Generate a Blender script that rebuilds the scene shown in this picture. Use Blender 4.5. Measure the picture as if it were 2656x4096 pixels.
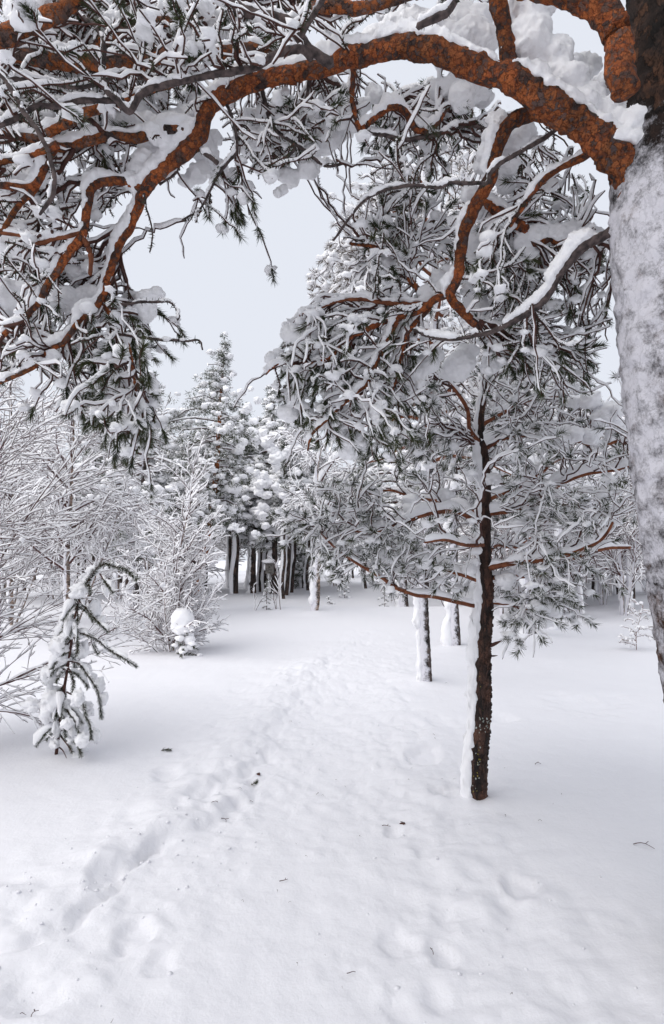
import bpy, bmesh, math, random
import numpy as np

# ------------------------------------------------------------------ camera, world, sun, exposure
for o in list(bpy.data.objects):
    bpy.data.objects.remove(o)
SC = bpy.context.scene
COL = SC.collection
PITCH = math.radians(5.4)
EYE = np.array([0.0, 0.0, 1.6])
cd = bpy.data.cameras.new("camera")
cam = bpy.data.objects.new("camera", cd)
COL.objects.link(cam)
cam.location = EYE
cam.rotation_euler = (math.radians(90) + PITCH, 0, 0)
cd.sensor_fit = 'VERTICAL'
cd.sensor_height = 36.0
cd.lens = 18.0
cd.clip_start = 0.05
cd.clip_end = 2000
SC.camera = cam

SUN_EL, SUN_AZ = math.radians(48), math.radians(-125)      # azimuth from +Y towards +X
w = bpy.data.worlds.new("World")
SC.world = w
w.use_nodes = True
nt = w.node_tree
nt.nodes.clear()
wo = nt.nodes.new('ShaderNodeOutputWorld')
bg = nt.nodes.new('ShaderNodeBackground')
sky = nt.nodes.new('ShaderNodeTexSky')
sky.sky_type = 'NISHITA'
sky.sun_disc = False
sky.sun_elevation = SUN_EL
sky.sun_rotation = SUN_AZ
sky.air_density = 1.0
sky.dust_density = 6.0
mixs = nt.nodes.new('ShaderNodeMixRGB')
mixs.inputs['Fac'].default_value = 0.93
mixs.inputs['Color2'].default_value = (7.25, 7.55, 8.25, 1)     # the closed cloud deck
nt.links.new(sky.outputs['Color'], mixs.inputs['Color1'])
nt.links.new(mixs.outputs['Color'], bg.inputs['Color'])
bg.inputs['Strength'].default_value = 0.1
nt.links.new(bg.outputs[0], wo.inputs[0])

sd = bpy.data.lights.new("sun", 'SUN')
sun = bpy.data.objects.new("sun", sd)
COL.objects.link(sun)
sd.energy = 2.0
sd.angle = math.radians(70)
sd.color = (1.0, 0.97, 0.93)
from mathutils import Vector, Matrix
sdir = Vector((math.sin(SUN_AZ) * math.cos(SUN_EL), math.cos(SUN_AZ) * math.cos(SUN_EL), math.sin(SUN_EL)))
sun.rotation_euler = sdir.to_track_quat('Z', 'Y').to_euler()
sun.location = (0, 0, 30)

SC.view_settings.view_transform = 'Standard'
SC.view_settings.look = 'None'
SC.view_settings.exposure = 0.20
SC.view_settings.gamma = 1.0
SC.cycles.max_bounces = 12
SC.cycles.diffuse_bounces = 10

rng = np.random.default_rng(7)

# ------------------------------------------------------------------ maths helpers
def P(x, y, d):
    """a point d metres in front of the camera, given in photograph pixels"""
    cx = (x - 1328.0) / 2048.0
    cy = (2048.0 - y) / 2048.0
    return EYE + d * np.array([cx, math.cos(PITCH) - cy * math.sin(PITCH), math.sin(PITCH) + cy * math.cos(PITCH)])

def nrm(v):
    v = np.asarray(v, float)
    return v / (np.linalg.norm(v, axis=-1, keepdims=True) + 1e-12)

def _h(ix, iy, iz, seed):
    n = (ix.astype(np.int64) * 374761393 + iy.astype(np.int64) * 668265263 + iz.astype(np.int64) * 2147483647 + seed * 1274126177) & 0xffffffff
    n = ((n ^ (n >> 13)) * 1274126177) & 0xffffffff
    n = ((n ^ (n >> 16)) * 2246822519) & 0xffffffff
    return ((n ^ (n >> 15)) & 0xffffff) / float(0xffffff)

def vn(p, seed=0):
    p = np.asarray(p, float)
    i = np.floor(p)
    f = p - i
    f = f * f * f * (f * (f * 6 - 15) + 10)
    ix, iy, iz = i[..., 0], i[..., 1], i[..., 2]
    r = 0
    for a in (0, 1):
        wx = f[..., 0] if a else 1 - f[..., 0]
        for b in (0, 1):
            wy = f[..., 1] if b else 1 - f[..., 1]
            for c in (0, 1):
                wz = f[..., 2] if c else 1 - f[..., 2]
                r = r + wx * wy * wz * _h(ix + a, iy + b, iz + c, seed)
    return r * 2 - 1

def fbm(p, seed=0, o=3):
    p = np.asarray(p, float)
    s, a, t = 0, 1.0, 0
    for k in range(o):
        s = s + a * vn(p * (2.03 ** k) + 17.3 * k, seed + k)
        t += a
        a *= 0.5
    return s / t

def resample(pts, step=0.04, nmin=4):
    """Catmull-Rom through rows of pts (any number of columns, xyz first)"""
    pts = np.asarray(pts, float)
    if len(pts) == 2:
        L = np.linalg.norm(pts[1, :3] - pts[0, :3])
        n = max(nmin, int(L / step))
        t = np.linspace(0, 1, n)[:, None]
        return pts[0] * (1 - t) + pts[1] * t
    q = np.vstack([2 * pts[0] - pts[1], pts, 2 * pts[-1] - pts[-2]])
    out = []
    for i in range(1, len(q) - 2):
        L = np.linalg.norm(q[i + 1, :3] - q[i, :3])
        n = max(1, int(L / step))
        t = (np.arange(n) / n)[:, None]
        a, b, c, d = q[i - 1], q[i], q[i + 1], q[i + 2]
        out.append(0.5 * (2 * b + (c - a) * t + (2 * a - 5 * b + 4 * c - d) * t * t + (3 * b - a - 3 * c + d) * t ** 3))
    out.append(q[-2][None])
    r = np.vstack(out)
    if r.shape[1] > 3:
        r[:, 3:] = np.maximum(r[:, 3:], 1e-4)
    return r

# ------------------------------------------------------------------ mesh builder
class MB:
    def __init__(s):
        s.v = []; s.f = {3: [], 4: []}; s.m = {3: [], 4: []}; s.n = 0
    def add(s, V, F, mat=0):
        V = np.asarray(V, np.float32).reshape(-1, 3)
        F = np.asarray(F, np.int64)
        if len(F) == 0:
            return
        k = F.shape[1]
        s.v.append(V)
        s.f[k].append(F + s.n)
        if np.isscalar(mat):
            mat = np.full(len(F), mat, np.int32)
        s.m[k].append(mat)
        s.n += len(V)
    def mesh(s, name, mats, origin=(0, 0, 0), smooth=True):
        me = bpy.data.meshes.new(name)
        V = np.vstack(s.v) - np.asarray(origin, np.float32)
        ls, st, mt, c = [], [], [], 0
        for k in (3, 4):
            if s.f[k]:
                F = np.vstack(s.f[k])
                ls.append(F.ravel())
                st.append(c + np.arange(len(F)) * k)
                mt.append(np.concatenate(s.m[k]))
                c += len(F) * k
        ls = np.concatenate(ls); st = np.concatenate(st); mt = np.concatenate(mt)
        me.vertices.add(len(V)); me.vertices.foreach_set('co', V.ravel().astype(np.float32))
        me.loops.add(len(ls)); me.loops.foreach_set('vertex_index', ls.astype(np.int32))
        me.polygons.add(len(st)); me.polygons.foreach_set('loop_start', st.astype(np.int32))
        me.update(calc_edges=True)
        for m in mats:
            me.materials.append(m)
        me.polygons.foreach_set('material_index', mt.astype(np.int32))
        me.polygons.foreach_set('use_smooth', np.full(len(st), smooth))
        me.validate()
        return me
    def build(s, name, mats, parent=None, origin=(0, 0, 0), smooth=True):
        if not s.v:
            return None
        if not isinstance(mats, (list, tuple)):
            mats = [mats]
        o = bpy.data.objects.new(name, s.mesh(name, mats, origin, smooth))
        if name in ('snow', 'snow_clots', 'snow_pillow', 'needles', 'twigs', 'lichen', 'bark_scales', 'branches'): o['kind'] = 'stuff'
        COL.objects.link(o)
        if parent is not None:
            o.parent = parent
        else:
            o.location = origin
        return o

def tag(o, label, cat=None, group=None):
    o['label'] = label
    if cat: o['category'] = cat
    if group: o['group'] = group
    return o

def thing(name, label, cat, loc, group=None):
    o = bpy.data.objects.new(name, None)
    COL.objects.link(o)
    o.location = [float(a) for a in loc]
    o.empty_display_size = 0.1
    return tag(o, label, cat, group)

def copy_thing(root, loc, rotz, scale, label=None, group=None, cat=None):
    r = root.copy(); COL.objects.link(r)
    r.location = [float(a) for a in loc]; r.rotation_euler = (0, 0, rotz); r.scale = (scale,) * 3 if np.isscalar(scale) else scale
    if label: r['label'] = label
    if group: r['group'] = group
    if cat: r['category'] = cat
    for ch in list(root.children):
        c = ch.copy(); COL.objects.link(c); c.parent = r
        for g in list(ch.children):
            d = g.copy(); COL.objects.link(d); d.parent = c
    return r

SDIR = nrm(np.array([-0.42, -0.14, 1.0]))         # where snow sticks: on top, blown in from the left
WDIR = nrm(np.array([-1.0, -0.25, 0.05]))

def ringmesh(c, A, B, n, rmod=None):
    """rings round centres c with half axes A, B (vectors per point)"""
    m = len(c)
    th = np.arange(n) / n * 2 * math.pi
    ca, sa = np.cos(th)[None, :, None], np.sin(th)[None, :, None]
    off = ca * A[:, None, :] + sa * B[:, None, :]
    if rmod is not None:
        off = off * rmod[:, :, None]
    V = (c[:, None, :] + off).reshape(-1, 3)
    i = np.arange(m - 1)[:, None] * n
    j = np.arange(n)[None, :]
    k = (j + 1) % n
    F = np.stack([i + j, i + k, i + n + k, i + n + j], -1).reshape(-1, 4)
    return V, F

def frame(p, sdir=SDIR):
    t = nrm(np.gradient(p, axis=0))
    o = sdir - (t @ sdir)[:, None] * t
    mag = np.linalg.norm(o, axis=1)
    bad = mag < 0.08
    if bad.any():
        alt = np.array([0.3, 0.95, 0.1]); oa = alt - (t @ alt)[:, None] * t
        o[bad] = oa[bad]
    o = nrm(o)
    b = np.cross(t, o)
    return t, o, b, mag

def tube(mb, path, rad, n=6, mat=0, rough=0.0, rs=20.0, seed=0, cap=True):
    path = np.asarray(path, float)
    rad = np.asarray(rad, float)
    if rad.ndim == 0: rad = np.full(len(path), float(rad))
    t, o, b, _ = frame(path)
    V, F = ringmesh(path, b * rad[:, None], o * rad[:, None], n)
    if rough > 0:
        c = np.repeat(path, n, axis=0)
        d = V - c
        k = 1 + rough * fbm(V * rs, seed, 3)
        V = c + d * k[:, None]
    m = len(path)
    V = np.vstack([V, path[-1] + t[-1] * rad[-1] * 0.8, path[0] - t[0] * rad[0] * 0.3])
    mb.add(V, F, mat)
    if cap:
        j = np.arange(n); k = (j + 1) % n
        base = mb.n - len(V)
        T = np.vstack([np.stack([(m - 1) * n + j, (m - 1) * n + k, np.full(n, m * n)], -1), np.stack([k, j, np.full(n, m * n + 1)], -1)])
        mb.f[3].append(T + base); mb.m[3].append(np.full(len(T), mat if np.isscalar(mat) else 0, np.int32))

def snowtube(mb, path, rad, h0=0.008, hk=1.2, hmax=0.09, wk=0.95, w0=0.003, n=6, amt=1.0, lump=0.35, lf=9.0, seed=3, mat=0, sdir=SDIR, gap=-2.0):
    """snow lying on (and blown against) a branch"""
    path = np.asarray(path, float); rad = np.asarray(rad, float)
    if rad.ndim == 0: rad = np.full(len(path), float(rad))
    t, o, b, mag = frame(path, sdir)
    nz = fbm(path * lf, seed, 2)
    k = np.clip(1 + lump * 2 * nz, 0.12, 2.0)
    if gap > -2:
        k = k * np.clip((nz - gap) * 6, 0.05, 1)
    H = np.minimum(h0 + hk * rad, hmax) * amt * (0.22 + 0.78 * mag) * k * 0.5
    W = (rad * wk + w0) * np.clip(0.75 + 0.35 * nz + 0.15, 0.5, 1.3) * (0.7 + 0.3 * amt)
    e = np.ones(len(path)); e[0] = 0.5; e[-1] = 0.5
    H = H * e; W = W * e
    c = path + o * (rad * 0.55 + H * 0.85)[:, None]
    rm = 1 + 0.22 * vn(np.stack([np.repeat(np.arange(len(path))[:, None] * 1.7, n, 1) + seed, np.repeat(np.arange(n)[None] * 2.3, len(path), 0), path[:, 0:1] * 30 + np.zeros((1, n))], -1), seed)
    V, F = ringmesh(c, b * W[:, None], o * (H + 0.15 * W)[:, None], n, rm)
    mb.add(V, F, mat)

_ico = {}
def ico(l):
    if l not in _ico:
        bm = bmesh.new(); bmesh.ops.create_icosphere(bm, subdivisions=l, radius=1)
        bm.verts.ensure_lookup_table()
        V = np.array([v.co[:] for v in bm.verts]); F = np.array([[v.index for v in f.verts] for f in bm.faces])
        bm.free(); _ico[l] = (V, F)
    return _ico[l]

def blobs(mb, pos, rad, lvl=1, rough=0.25, freq=1.6, mat=0, seed=0):
    """lumps of snow; rad is (n,3)"""
    pos = np.asarray(pos, float).reshape(-1, 3); rad = np.asarray(rad, float)
    if rad.ndim == 1: rad = np.stack([rad, rad, rad * 0.75], -1)
    V0, F0 = ico(lvl)
    n = len(pos)
    if n == 0: return
    off = rng.uniform(0, 100, (n, 1, 3))
    k = 1 + rough * 1.6 * fbm(V0[None] * freq + off, seed, 2) + rough * 0.55 * vn(V0[None] * freq * 2.7 + off, seed + 3)
    V = V0[None] * k[..., None] * rad[:, None, :] + pos[:, None, :]
    F = F0[None] + (np.arange(n) * len(V0))[:, None, None]
    mb.add(V.reshape(-1, 3), F.reshape(-1, 3), mat)

def blades(mb, p, d, L, W, mat=0):
    """thin needle triangles from p along d"""
    p = np.asarray(p); d = nrm(d)
    n = len(p)
    if n == 0: return
    r = nrm(np.cross(d, rng.normal(size=(n, 3))))
    L = np.broadcast_to(L, (n,))[:, None]; W = np.broadcast_to(W, (n,))[:, None]
    V = np.stack([p - r * W * 0.5, p + r * W * 0.5, p + d * L], 1).reshape(-1, 3)
    F = np.arange(n * 3).reshape(-1, 3)
    mb.add(V, F, mat)

def tufts(mb, pos, dr, n=34, L=0.05, W=0.0026, back=0.06, spread=0.75, frost=0.0, mat=0, fmat=1):
    pos = np.asarray(pos).reshape(-1, 3); dr = nrm(np.asarray(dr).reshape(-1, 3))
    m = len(pos)
    if m == 0: return
    s = rng.uniform(0, 1, (m, n, 1)) * back
    p = pos[:, None] - dr[:, None] * s
    rd = rng.normal(size=(m, n, 3)); rd -= (rd * dr[:, None]).sum(-1, keepdims=True) * dr[:, None]
    d = dr[:, None] * rng.uniform(0.35, 1.0, (m, n, 1)) + nrm(rd) * spread * rng.uniform(0.5, 1.1, (m, n, 1))
    Ls = L * rng.uniform(0.75, 1.15, m * n)
    mt = np.where(rng.uniform(size=m * n) < frost, fmat, mat).astype(np.int32)
    blades(mb, p.reshape(-1, 3), d.reshape(-1, 3), Ls, W, mt)

def bristle(mb, path, per=900, L=0.03, W=0.0024, mat=0, fwd=0.7, frost=0.0, fmat=1):
    """bottle-brush needles along a twig"""
    path = np.asarray(path)
    seg = np.linalg.norm(np.diff(path, axis=0), axis=1); tot = seg.sum()
    n = int(per * tot)
    if n < 1: return
    cum = np.concatenate([[0], np.cumsum(seg)])
    s = rng.uniform(0, tot, n)
    p = np.stack([np.interp(s, cum, path[:, k]) for k in range(3)], -1)
    t = nrm(np.gradient(path, axis=0))
    tt = np.stack([np.interp(s, cum, t[:, k]) for k in range(3)], -1)
    rd = rng.normal(size=(n, 3)); rd -= (rd * tt).sum(-1, keepdims=True) * tt
    mt = np.where(rng.uniform(size=n) < frost, fmat, mat).astype(np.int32)
    blades(mb, p, tt * fwd + nrm(rd), L * rng.uniform(0.7, 1.15, n), W, mt)

# ------------------------------------------------------------------ materials
def newmat(name):
    m = bpy.data.materials.new(name); m.use_nodes = True
    return m, m.node_tree, m.node_tree.nodes['Principled BSDF']

def N(nt, t, **kw):
    n = nt.nodes.new(t)
    for k, v in kw.items():
        if hasattr(n, k): setattr(n, k, v)
        else: n.inputs[k].default_value = v
    return n

def ramp(nt, src, stops):
    r = nt.nodes.new('ShaderNodeValToRGB')
    el = r.color_ramp.elements
    el[0].position, el[0].color = stops[0][0], (*stops[0][1], 1)
    el[1].position, el[1].color = stops[-1][0], (*stops[-1][1], 1)
    for p_, c_ in stops[1:-1]:
        e = el.new(p_); e.color = (*c_, 1)
    nt.links.new(src, r.inputs[0])
    return r.outputs[0]

def snow_mat(name, col, bscale, bstr, dist):
    m, nt, b = newmat(name)
    b.inputs['Base Color'].default_value = (*col, 1)
    b.inputs['Roughness'].default_value = 0.75
    b.inputs['Specular IOR Level'].default_value = 0.2
    tc = N(nt, 'ShaderNodeTexCoord')
    n1 = N(nt, 'ShaderNodeTexNoise', Scale=bscale, Detail=6.0, Roughness=0.65)
    nt.links.new(tc.outputs['Object'], n1.inputs['Vector'])
    bu = N(nt, 'ShaderNodeBump', Strength=bstr, Distance=dist)
    nt.links.new(n1.outputs[0], bu.inputs['Height'])
    nt.links.new(bu.outputs[0], b.inputs['Normal'])
    return m

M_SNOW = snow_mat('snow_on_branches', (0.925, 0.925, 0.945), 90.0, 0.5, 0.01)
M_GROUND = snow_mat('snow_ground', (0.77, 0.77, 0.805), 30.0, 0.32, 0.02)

def flat_mat(name, c1, c2, scale=20.0, rough=0.8, bump=0.0):
    m, nt, b = newmat(name)
    tc = N(nt, 'ShaderNodeTexCoord')
    n1 = N(nt, 'ShaderNodeTexNoise', Scale=scale, Detail=4.0)
    nt.links.new(tc.outputs['Object'], n1.inputs['Vector'])
    nt.links.new(ramp(nt, n1.outputs[0], [(0.35, c1), (0.65, c2)]), b.inputs['Base Color'])
    b.inputs['Roughness'].default_value = rough
    b.inputs['Specular IOR Level'].default_value = 0.25
    if bump:
        bu = N(nt, 'ShaderNodeBump', Strength=bump, Distance=0.01)
        nt.links.new(n1.outputs[0], bu.inputs['Height']); nt.links.new(bu.outputs[0], b.inputs['Normal'])
    return m

M_TWIG = flat_mat('twig_bark', (0.045, 0.022, 0.020), (0.10, 0.045, 0.035), 30)
M_TWIGO = flat_mat('young_orange_bark', (0.10, 0.035, 0.020), (0.24, 0.085, 0.040), 30)
M_GREY = flat_mat('dead_grey_bark', (0.035, 0.028, 0.028), (0.12, 0.09, 0.085), 45, bump=0.6)
M_NEED = flat_mat('pine_needles', (0.020, 0.030, 0.014), (0.06, 0.070, 0.026), 6, 0.55)
M_NEEDB = flat_mat('brown_needles', (0.055, 0.042, 0.022), (0.12, 0.075, 0.035), 6, 0.6)
M_LICH = flat_mat('tree_lichen', (0.02, 0.024, 0.016), (0.07, 0.08, 0.05), 60, 0.9)
M_BTWIG = flat_mat('birch_twig', (0.05, 0.022, 0.022), (0.12, 0.05, 0.045), 30)
M_WOOD = flat_mat('weathered_wood', (0.09, 0.085, 0.08), (0.20, 0.185, 0.17), 12)

def bark_mat(name, plates, gaps, stretch=1.0, scale=16.0, rime=None, bump=0.9):
    """flaky bark: plates and gaps are (colour a, colour b)"""
    m, nt, b = newmat(name)
    tc = N(nt, 'ShaderNodeTexCoord')
    mp = N(nt, 'ShaderNodeMapping'); mp.inputs['Scale'].default_value = (1, 1, stretch)
    nt.links.new(tc.outputs['Object'], mp.inputs['Vector'])
    wn = N(nt, 'ShaderNodeTexNoise', Scale=scale * 0.9, Detail=6.0, Roughness=0.7)
    nt.links.new(mp.outputs[0], wn.inputs['Vector'])
    vm = N(nt, 'ShaderNodeVectorMath', operation='MULTIPLY_ADD')
    vm.inputs[1].default_value = (2.2 / scale, 2.2 / scale, 2.2 / scale)
    nt.links.new(wn.outputs['Color'], vm.inputs[0]); nt.links.new(mp.outputs[0], vm.inputs[2])
    v1 = N(nt, 'ShaderNodeTexVoronoi', Scale=scale, feature='F1')
    nt.links.new(vm.outputs[0], v1.inputs['Vector'])
    v2 = N(nt, 'ShaderNodeTexVoronoi', Scale=scale, feature='DISTANCE_TO_EDGE')
    nt.links.new(vm.outputs[0], v2.inputs['Vector'])
    sep = N(nt, 'ShaderNodeSeparateColor')
    nt.links.new(v1.outputs['Color'], sep.inputs[0])
    big = N(nt, 'ShaderNodeTexNoise', Scale=scale * 0.30, Detail=8.0, Roughness=0.72)
    nt.links.new(mp.outputs[0], big.inputs['Vector'])
    ad = N(nt, 'ShaderNodeMath', operation='MULTIPLY_ADD'); ad.inputs[1].default_value = 0.42
    nt.links.new(sep.outputs[0], ad.inputs[0])
    sc_ = N(nt, 'ShaderNodeMath', operation='MULTIPLY_ADD'); sc_.inputs[1].default_value = 1.9; sc_.inputs[2].default_value = -0.62
    nt.links.new(big.outputs[0], sc_.inputs[0]); nt.links.new(sc_.outputs[0], ad.inputs[2])
    pc = ramp(nt, ad.outputs[0], plates)
    edge = ramp(nt, v2.outputs['Distance'], [(0.0, (0.55,) * 3), (0.05, (1, 1, 1))])
    mx = N(nt, 'ShaderNodeMixRGB'); mx.inputs['Color1'].default_value = (*gaps, 1)
    nt.links.new(edge, mx.inputs['Fac']); nt.links.new(pc, mx.inputs['Color2'])
    fine = N(nt, 'ShaderNodeTexNoise', Scale=scale * 7, Detail=5.0, Roughness=0.7)
    nt.links.new(mp.outputs[0], fine.inputs['Vector'])
    mf = N(nt, 'ShaderNodeMixRGB', blend_type='MULTIPLY'); mf.inputs['Fac'].default_value = 0.8
    nt.links.new(mx.outputs[0], mf.inputs['Color1'])
    nt.links.new(ramp(nt, fine.outputs[0], [(0.3, (0.35, 0.33, 0.33)), (0.62, (1.15, 1.12, 1.1))]), mf.inputs['Color2'])
    lo = N(nt, 'ShaderNodeTexNoise', Scale=5.0, Detail=3.0); nt.links.new(tc.outputs['Object'], lo.inputs['Vector'])
    ml_ = N(nt, 'ShaderNodeMixRGB', blend_type='MULTIPLY'); ml_.inputs['Fac'].default_value = 0.9
    nt.links.new(mf.outputs[0], ml_.inputs['Color1']); nt.links.new(ramp(nt, lo.outputs[0], [(0.38, (0.50, 0.58, 0.66)), (0.60, (1.1, 1.05, 1.0))]), ml_.inputs['Color2'])
    out = ml_.outputs[0]
    if rime:
        r1 = N(nt, 'ShaderNodeTexNoise', Scale=rime[1], Detail=12.0, Roughness=0.8)
        nt.links.new(tc.outputs['Object'], r1.inputs['Vector'])
        geo = N(nt, 'ShaderNodeNewGeometry')
        dp = N(nt, 'ShaderNodeVectorMath', operation='DOT_PRODUCT'); dp.inputs[1].default_value = tuple(WDIR)
        nt.links.new(geo.outputs['Normal'], dp.inputs[0])
        a1 = N(nt, 'ShaderNodeMath', operation='MULTIPLY_ADD'); a1.inputs[1].default_value = rime[2]
        nt.links.new(dp.outputs['Value'], a1.inputs[0]); nt.links.new(r1.outputs[0], a1.inputs[2])
        if len(rime) > 3:                                     # rime reaches only up to a height, and thins near the ground
            sx = N(nt, 'ShaderNodeSeparateXYZ'); nt.links.new(geo.outputs['Position'], sx.inputs[0])
            hz = ramp(nt, sx.outputs[2], [(0.0, (0.45,) * 3), (1, (0.45,) * 3)])
            mr = N(nt, 'ShaderNodeMapRange'); mr.inputs[1].default_value = rime[3]; mr.inputs[2].default_value = rime[4]
            mr.inputs[3].default_value = 0.0; mr.inputs[4].default_value = -0.30
            nt.links.new(sx.outputs[2], mr.inputs[0])
            mr2 = N(nt, 'ShaderNodeMapRange'); mr2.inputs[1].default_value = 1.1; mr2.inputs[2].default_value = 2.0
            mr2.inputs[3].default_value = -0.13; mr2.inputs[4].default_value = 0.0
            nt.links.new(sx.outputs[2], mr2.inputs[0])
            a2 = N(nt, 'ShaderNodeMath', operation='ADD'); nt.links.new(a1.outputs[0], a2.inputs[0]); nt.links.new(mr.outputs[0], a2.inputs[1])
            a3 = N(nt, 'ShaderNodeMath', operation='ADD'); nt.links.new(a2.outputs[0], a3.inputs[0]); nt.links.new(mr2.outputs[0], a3.inputs[1])
            src = a3.outputs[0]
        else:
            src = a1.outputs[0]
        fac = ramp(nt, src, [(rime[0], (0, 0, 0)), (rime[0] + (0.20 if len(rime) > 3 else 0.13), (1, 1, 1))])
        ms = N(nt, 'ShaderNodeMixRGB'); ms.inputs['Color2'].default_value = ((0.64, 0.63, 0.675, 1) if len(rime) > 3 else (0.74, 0.73, 0.78, 1))
        nt.links.new(fac, ms.inputs['Fac']); nt.links.new(out, ms.inputs['Color1'])
        out = ms.outputs[0]
    nt.links.new(out, b.inputs['Base Color'])
    b.inputs['Roughness'].default_value = 0.85
    b.inputs['Specular IOR Level'].default_value = 0.2
    hh = N(nt, 'ShaderNodeMath', operation='MULTIPLY_ADD'); hh.inputs[1].default_value = 0.5
    nt.links.new(fine.outputs[0], hh.inputs[0]); nt.links.new(edge, hh.inputs[2])
    bu = N(nt, 'ShaderNodeBump', Strength=bump, Distance=0.010)
    if rime:
        inv = N(nt, 'ShaderNodeMath', operation='MULTIPLY_ADD'); inv.inputs[1].default_value = -bump * 0.45; inv.inputs[2].default_value = bump
        nt.links.new(fac, inv.inputs[0]); nt.links.new(inv.outputs[0], bu.inputs['Strength'])
    nt.links.new(hh.outputs[0], bu.inputs['Height']); nt.links.new(bu.outputs[0], b.inputs['Normal'])
    return m

OR = [(0.22, (0.07, 0.045, 0.04)), (0.36, (0.15, 0.09, 0.07)), (0.44, (0.22, 0.075, 0.04)), (0.52, (0.35, 0.10, 0.036)), (0.66, (0.50, 0.16, 0.055)), (0.74, (0.24, 0.09, 0.045)), (0.80, (0.17, 0.11, 0.095))]
M_BARK = bark_mat('orange_pine_bark', OR, (0.05, 0.02, 0.015), 1.0, 44.0, rime=(0.71, 26.0, 0.05))
M_BARKD = bark_mat('grey_orange_pine_bark', [(0.25, (0.05, 0.035, 0.03)), (0.42, (0.14, 0.10, 0.09)), (0.54, (0.22, 0.10, 0.06)), (0.62, (0.45, 0.13, 0.035)), (0.74, (0.30, 0.12, 0.06)), (0.84, (0.20, 0.15, 0.14))], (0.03, 0.018, 0.015), 1.0, 34.0, rime=(0.66, 30.0, 0.0))
M_BARKS = bark_mat('orange_bark_far', [(0.3, (0.16, 0.08, 0.05)), (0.5, (0.33, 0.10, 0.035)), (0.8, (0.42, 0.15, 0.05))], (0.05, 0.02, 0.015), 1.0, 30.0)
M_TRUNKA = bark_mat('rimed_old_bark', [(0.3, (0.012, 0.009, 0.008)), (0.6, (0.035, 0.022, 0.018)), (0.8, (0.10, 0.05, 0.03))], (0.006, 0.005, 0.005), 0.6, 22.0, rime=(0.40, 11.0, 0.08, 2.9, 3.4))
M_TRUNKB = bark_mat('dark_pine_bark', [(0.3, (0.035, 0.027, 0.025)), (0.55, (0.075, 0.045, 0.037)), (0.75, (0.13, 0.07, 0.052))], (0.012, 0.008, 0.008), 0.35, 42.0, rime=(0.70, 40.0, 0.0))
M_WTRUNK = bark_mat('wood_trunk_bark', [(0.3, (0.035, 0.03, 0.028)), (0.55, (0.075, 0.055, 0.048)), (0.75, (0.13, 0.09, 0.075))], (0.02, 0.015, 0.013), 0.4, 14.0, rime=(0.60, 7.0, 0.1))
M_TRUNKR = bark_mat('snow_plastered_bark', [(0.3, (0.03, 0.025, 0.023)), (0.55, (0.07, 0.05, 0.045)), (0.75, (0.14, 0.11, 0.10))], (0.012, 0.01, 0.01), 0.5, 26.0, rime=(0.44, 9.0, 0.24))
M_BIRCH = bark_mat('birch_bark', [(0.3, (0.10, 0.08, 0.07)), (0.5, (0.34, 0.25, 0.20)), (0.75, (0.50, 0.42, 0.36))], (0.05, 0.04, 0.035), 2.5, 9.0, rime=(0.47, 5.0, 0.26))

# ------------------------------------------------------------------ the ground
def g0(x, y):
    """flat-ish terrain without the trodden detail"""
    x = np.asarray(x, float); y = np.asarray(y, float)
    z0 = np.zeros_like(x)
    q = np.stack([x, y, z0], -1)
    r = np.hypot(x, y)
    far = np.clip((r - 9) / 14, 0, 1)
    z = 0.05 * fbm(q * 0.42, 11, 2) + 0.22 * far * fbm(q * 0.11, 21, 2)
    # a hollow beyond the clearing on the right, and its lip
    z = z - 0.30 * np.exp(-(((x - 2.6) / 5.0) ** 2 + ((y - 20.5) / 2.2) ** 2)) + 0.16 * np.exp(-(((x - 2.5) / 5.5) ** 2 + ((y - 16.8) / 1.3) ** 2))
    z = z + np.clip((r - 40) / 200, 0, 1) * 1.2
    return z

def gp(sx, sy):
    """where the view ray through a photograph pixel meets the snow"""
    d = P(sx, sy, 1.0) - EYE
    t = -1.6 / d[2]
    for _ in range(4):
        p = EYE + d * t
        t = (float(g0(p[0], p[1])) - 1.6) / d[2]
    return EYE + d * t

def poly_dist(x, y, pl):
    best = np.full(x.shape, 1e9); sgn = np.ones(x.shape)
    for (a, b) in zip(pl[:-1], pl[1:]):
        ab = b - a
        t = np.clip(((x - a[0]) * ab[0] + (y - a[1]) * ab[1]) / (ab @ ab), 0, 1)
        dx = x - (a[0] + ab[0] * t); dy = y - (a[1] + ab[1] * t)
        d = np.hypot(dx, dy)
        s = np.sign(ab[0] * dy - ab[1] * dx)
        u = d < best
        best = np.where(u, d, best); sgn = np.where(u, s, sgn)
    return best * sgn                                   # > 0 on the left of the line walking away

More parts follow.
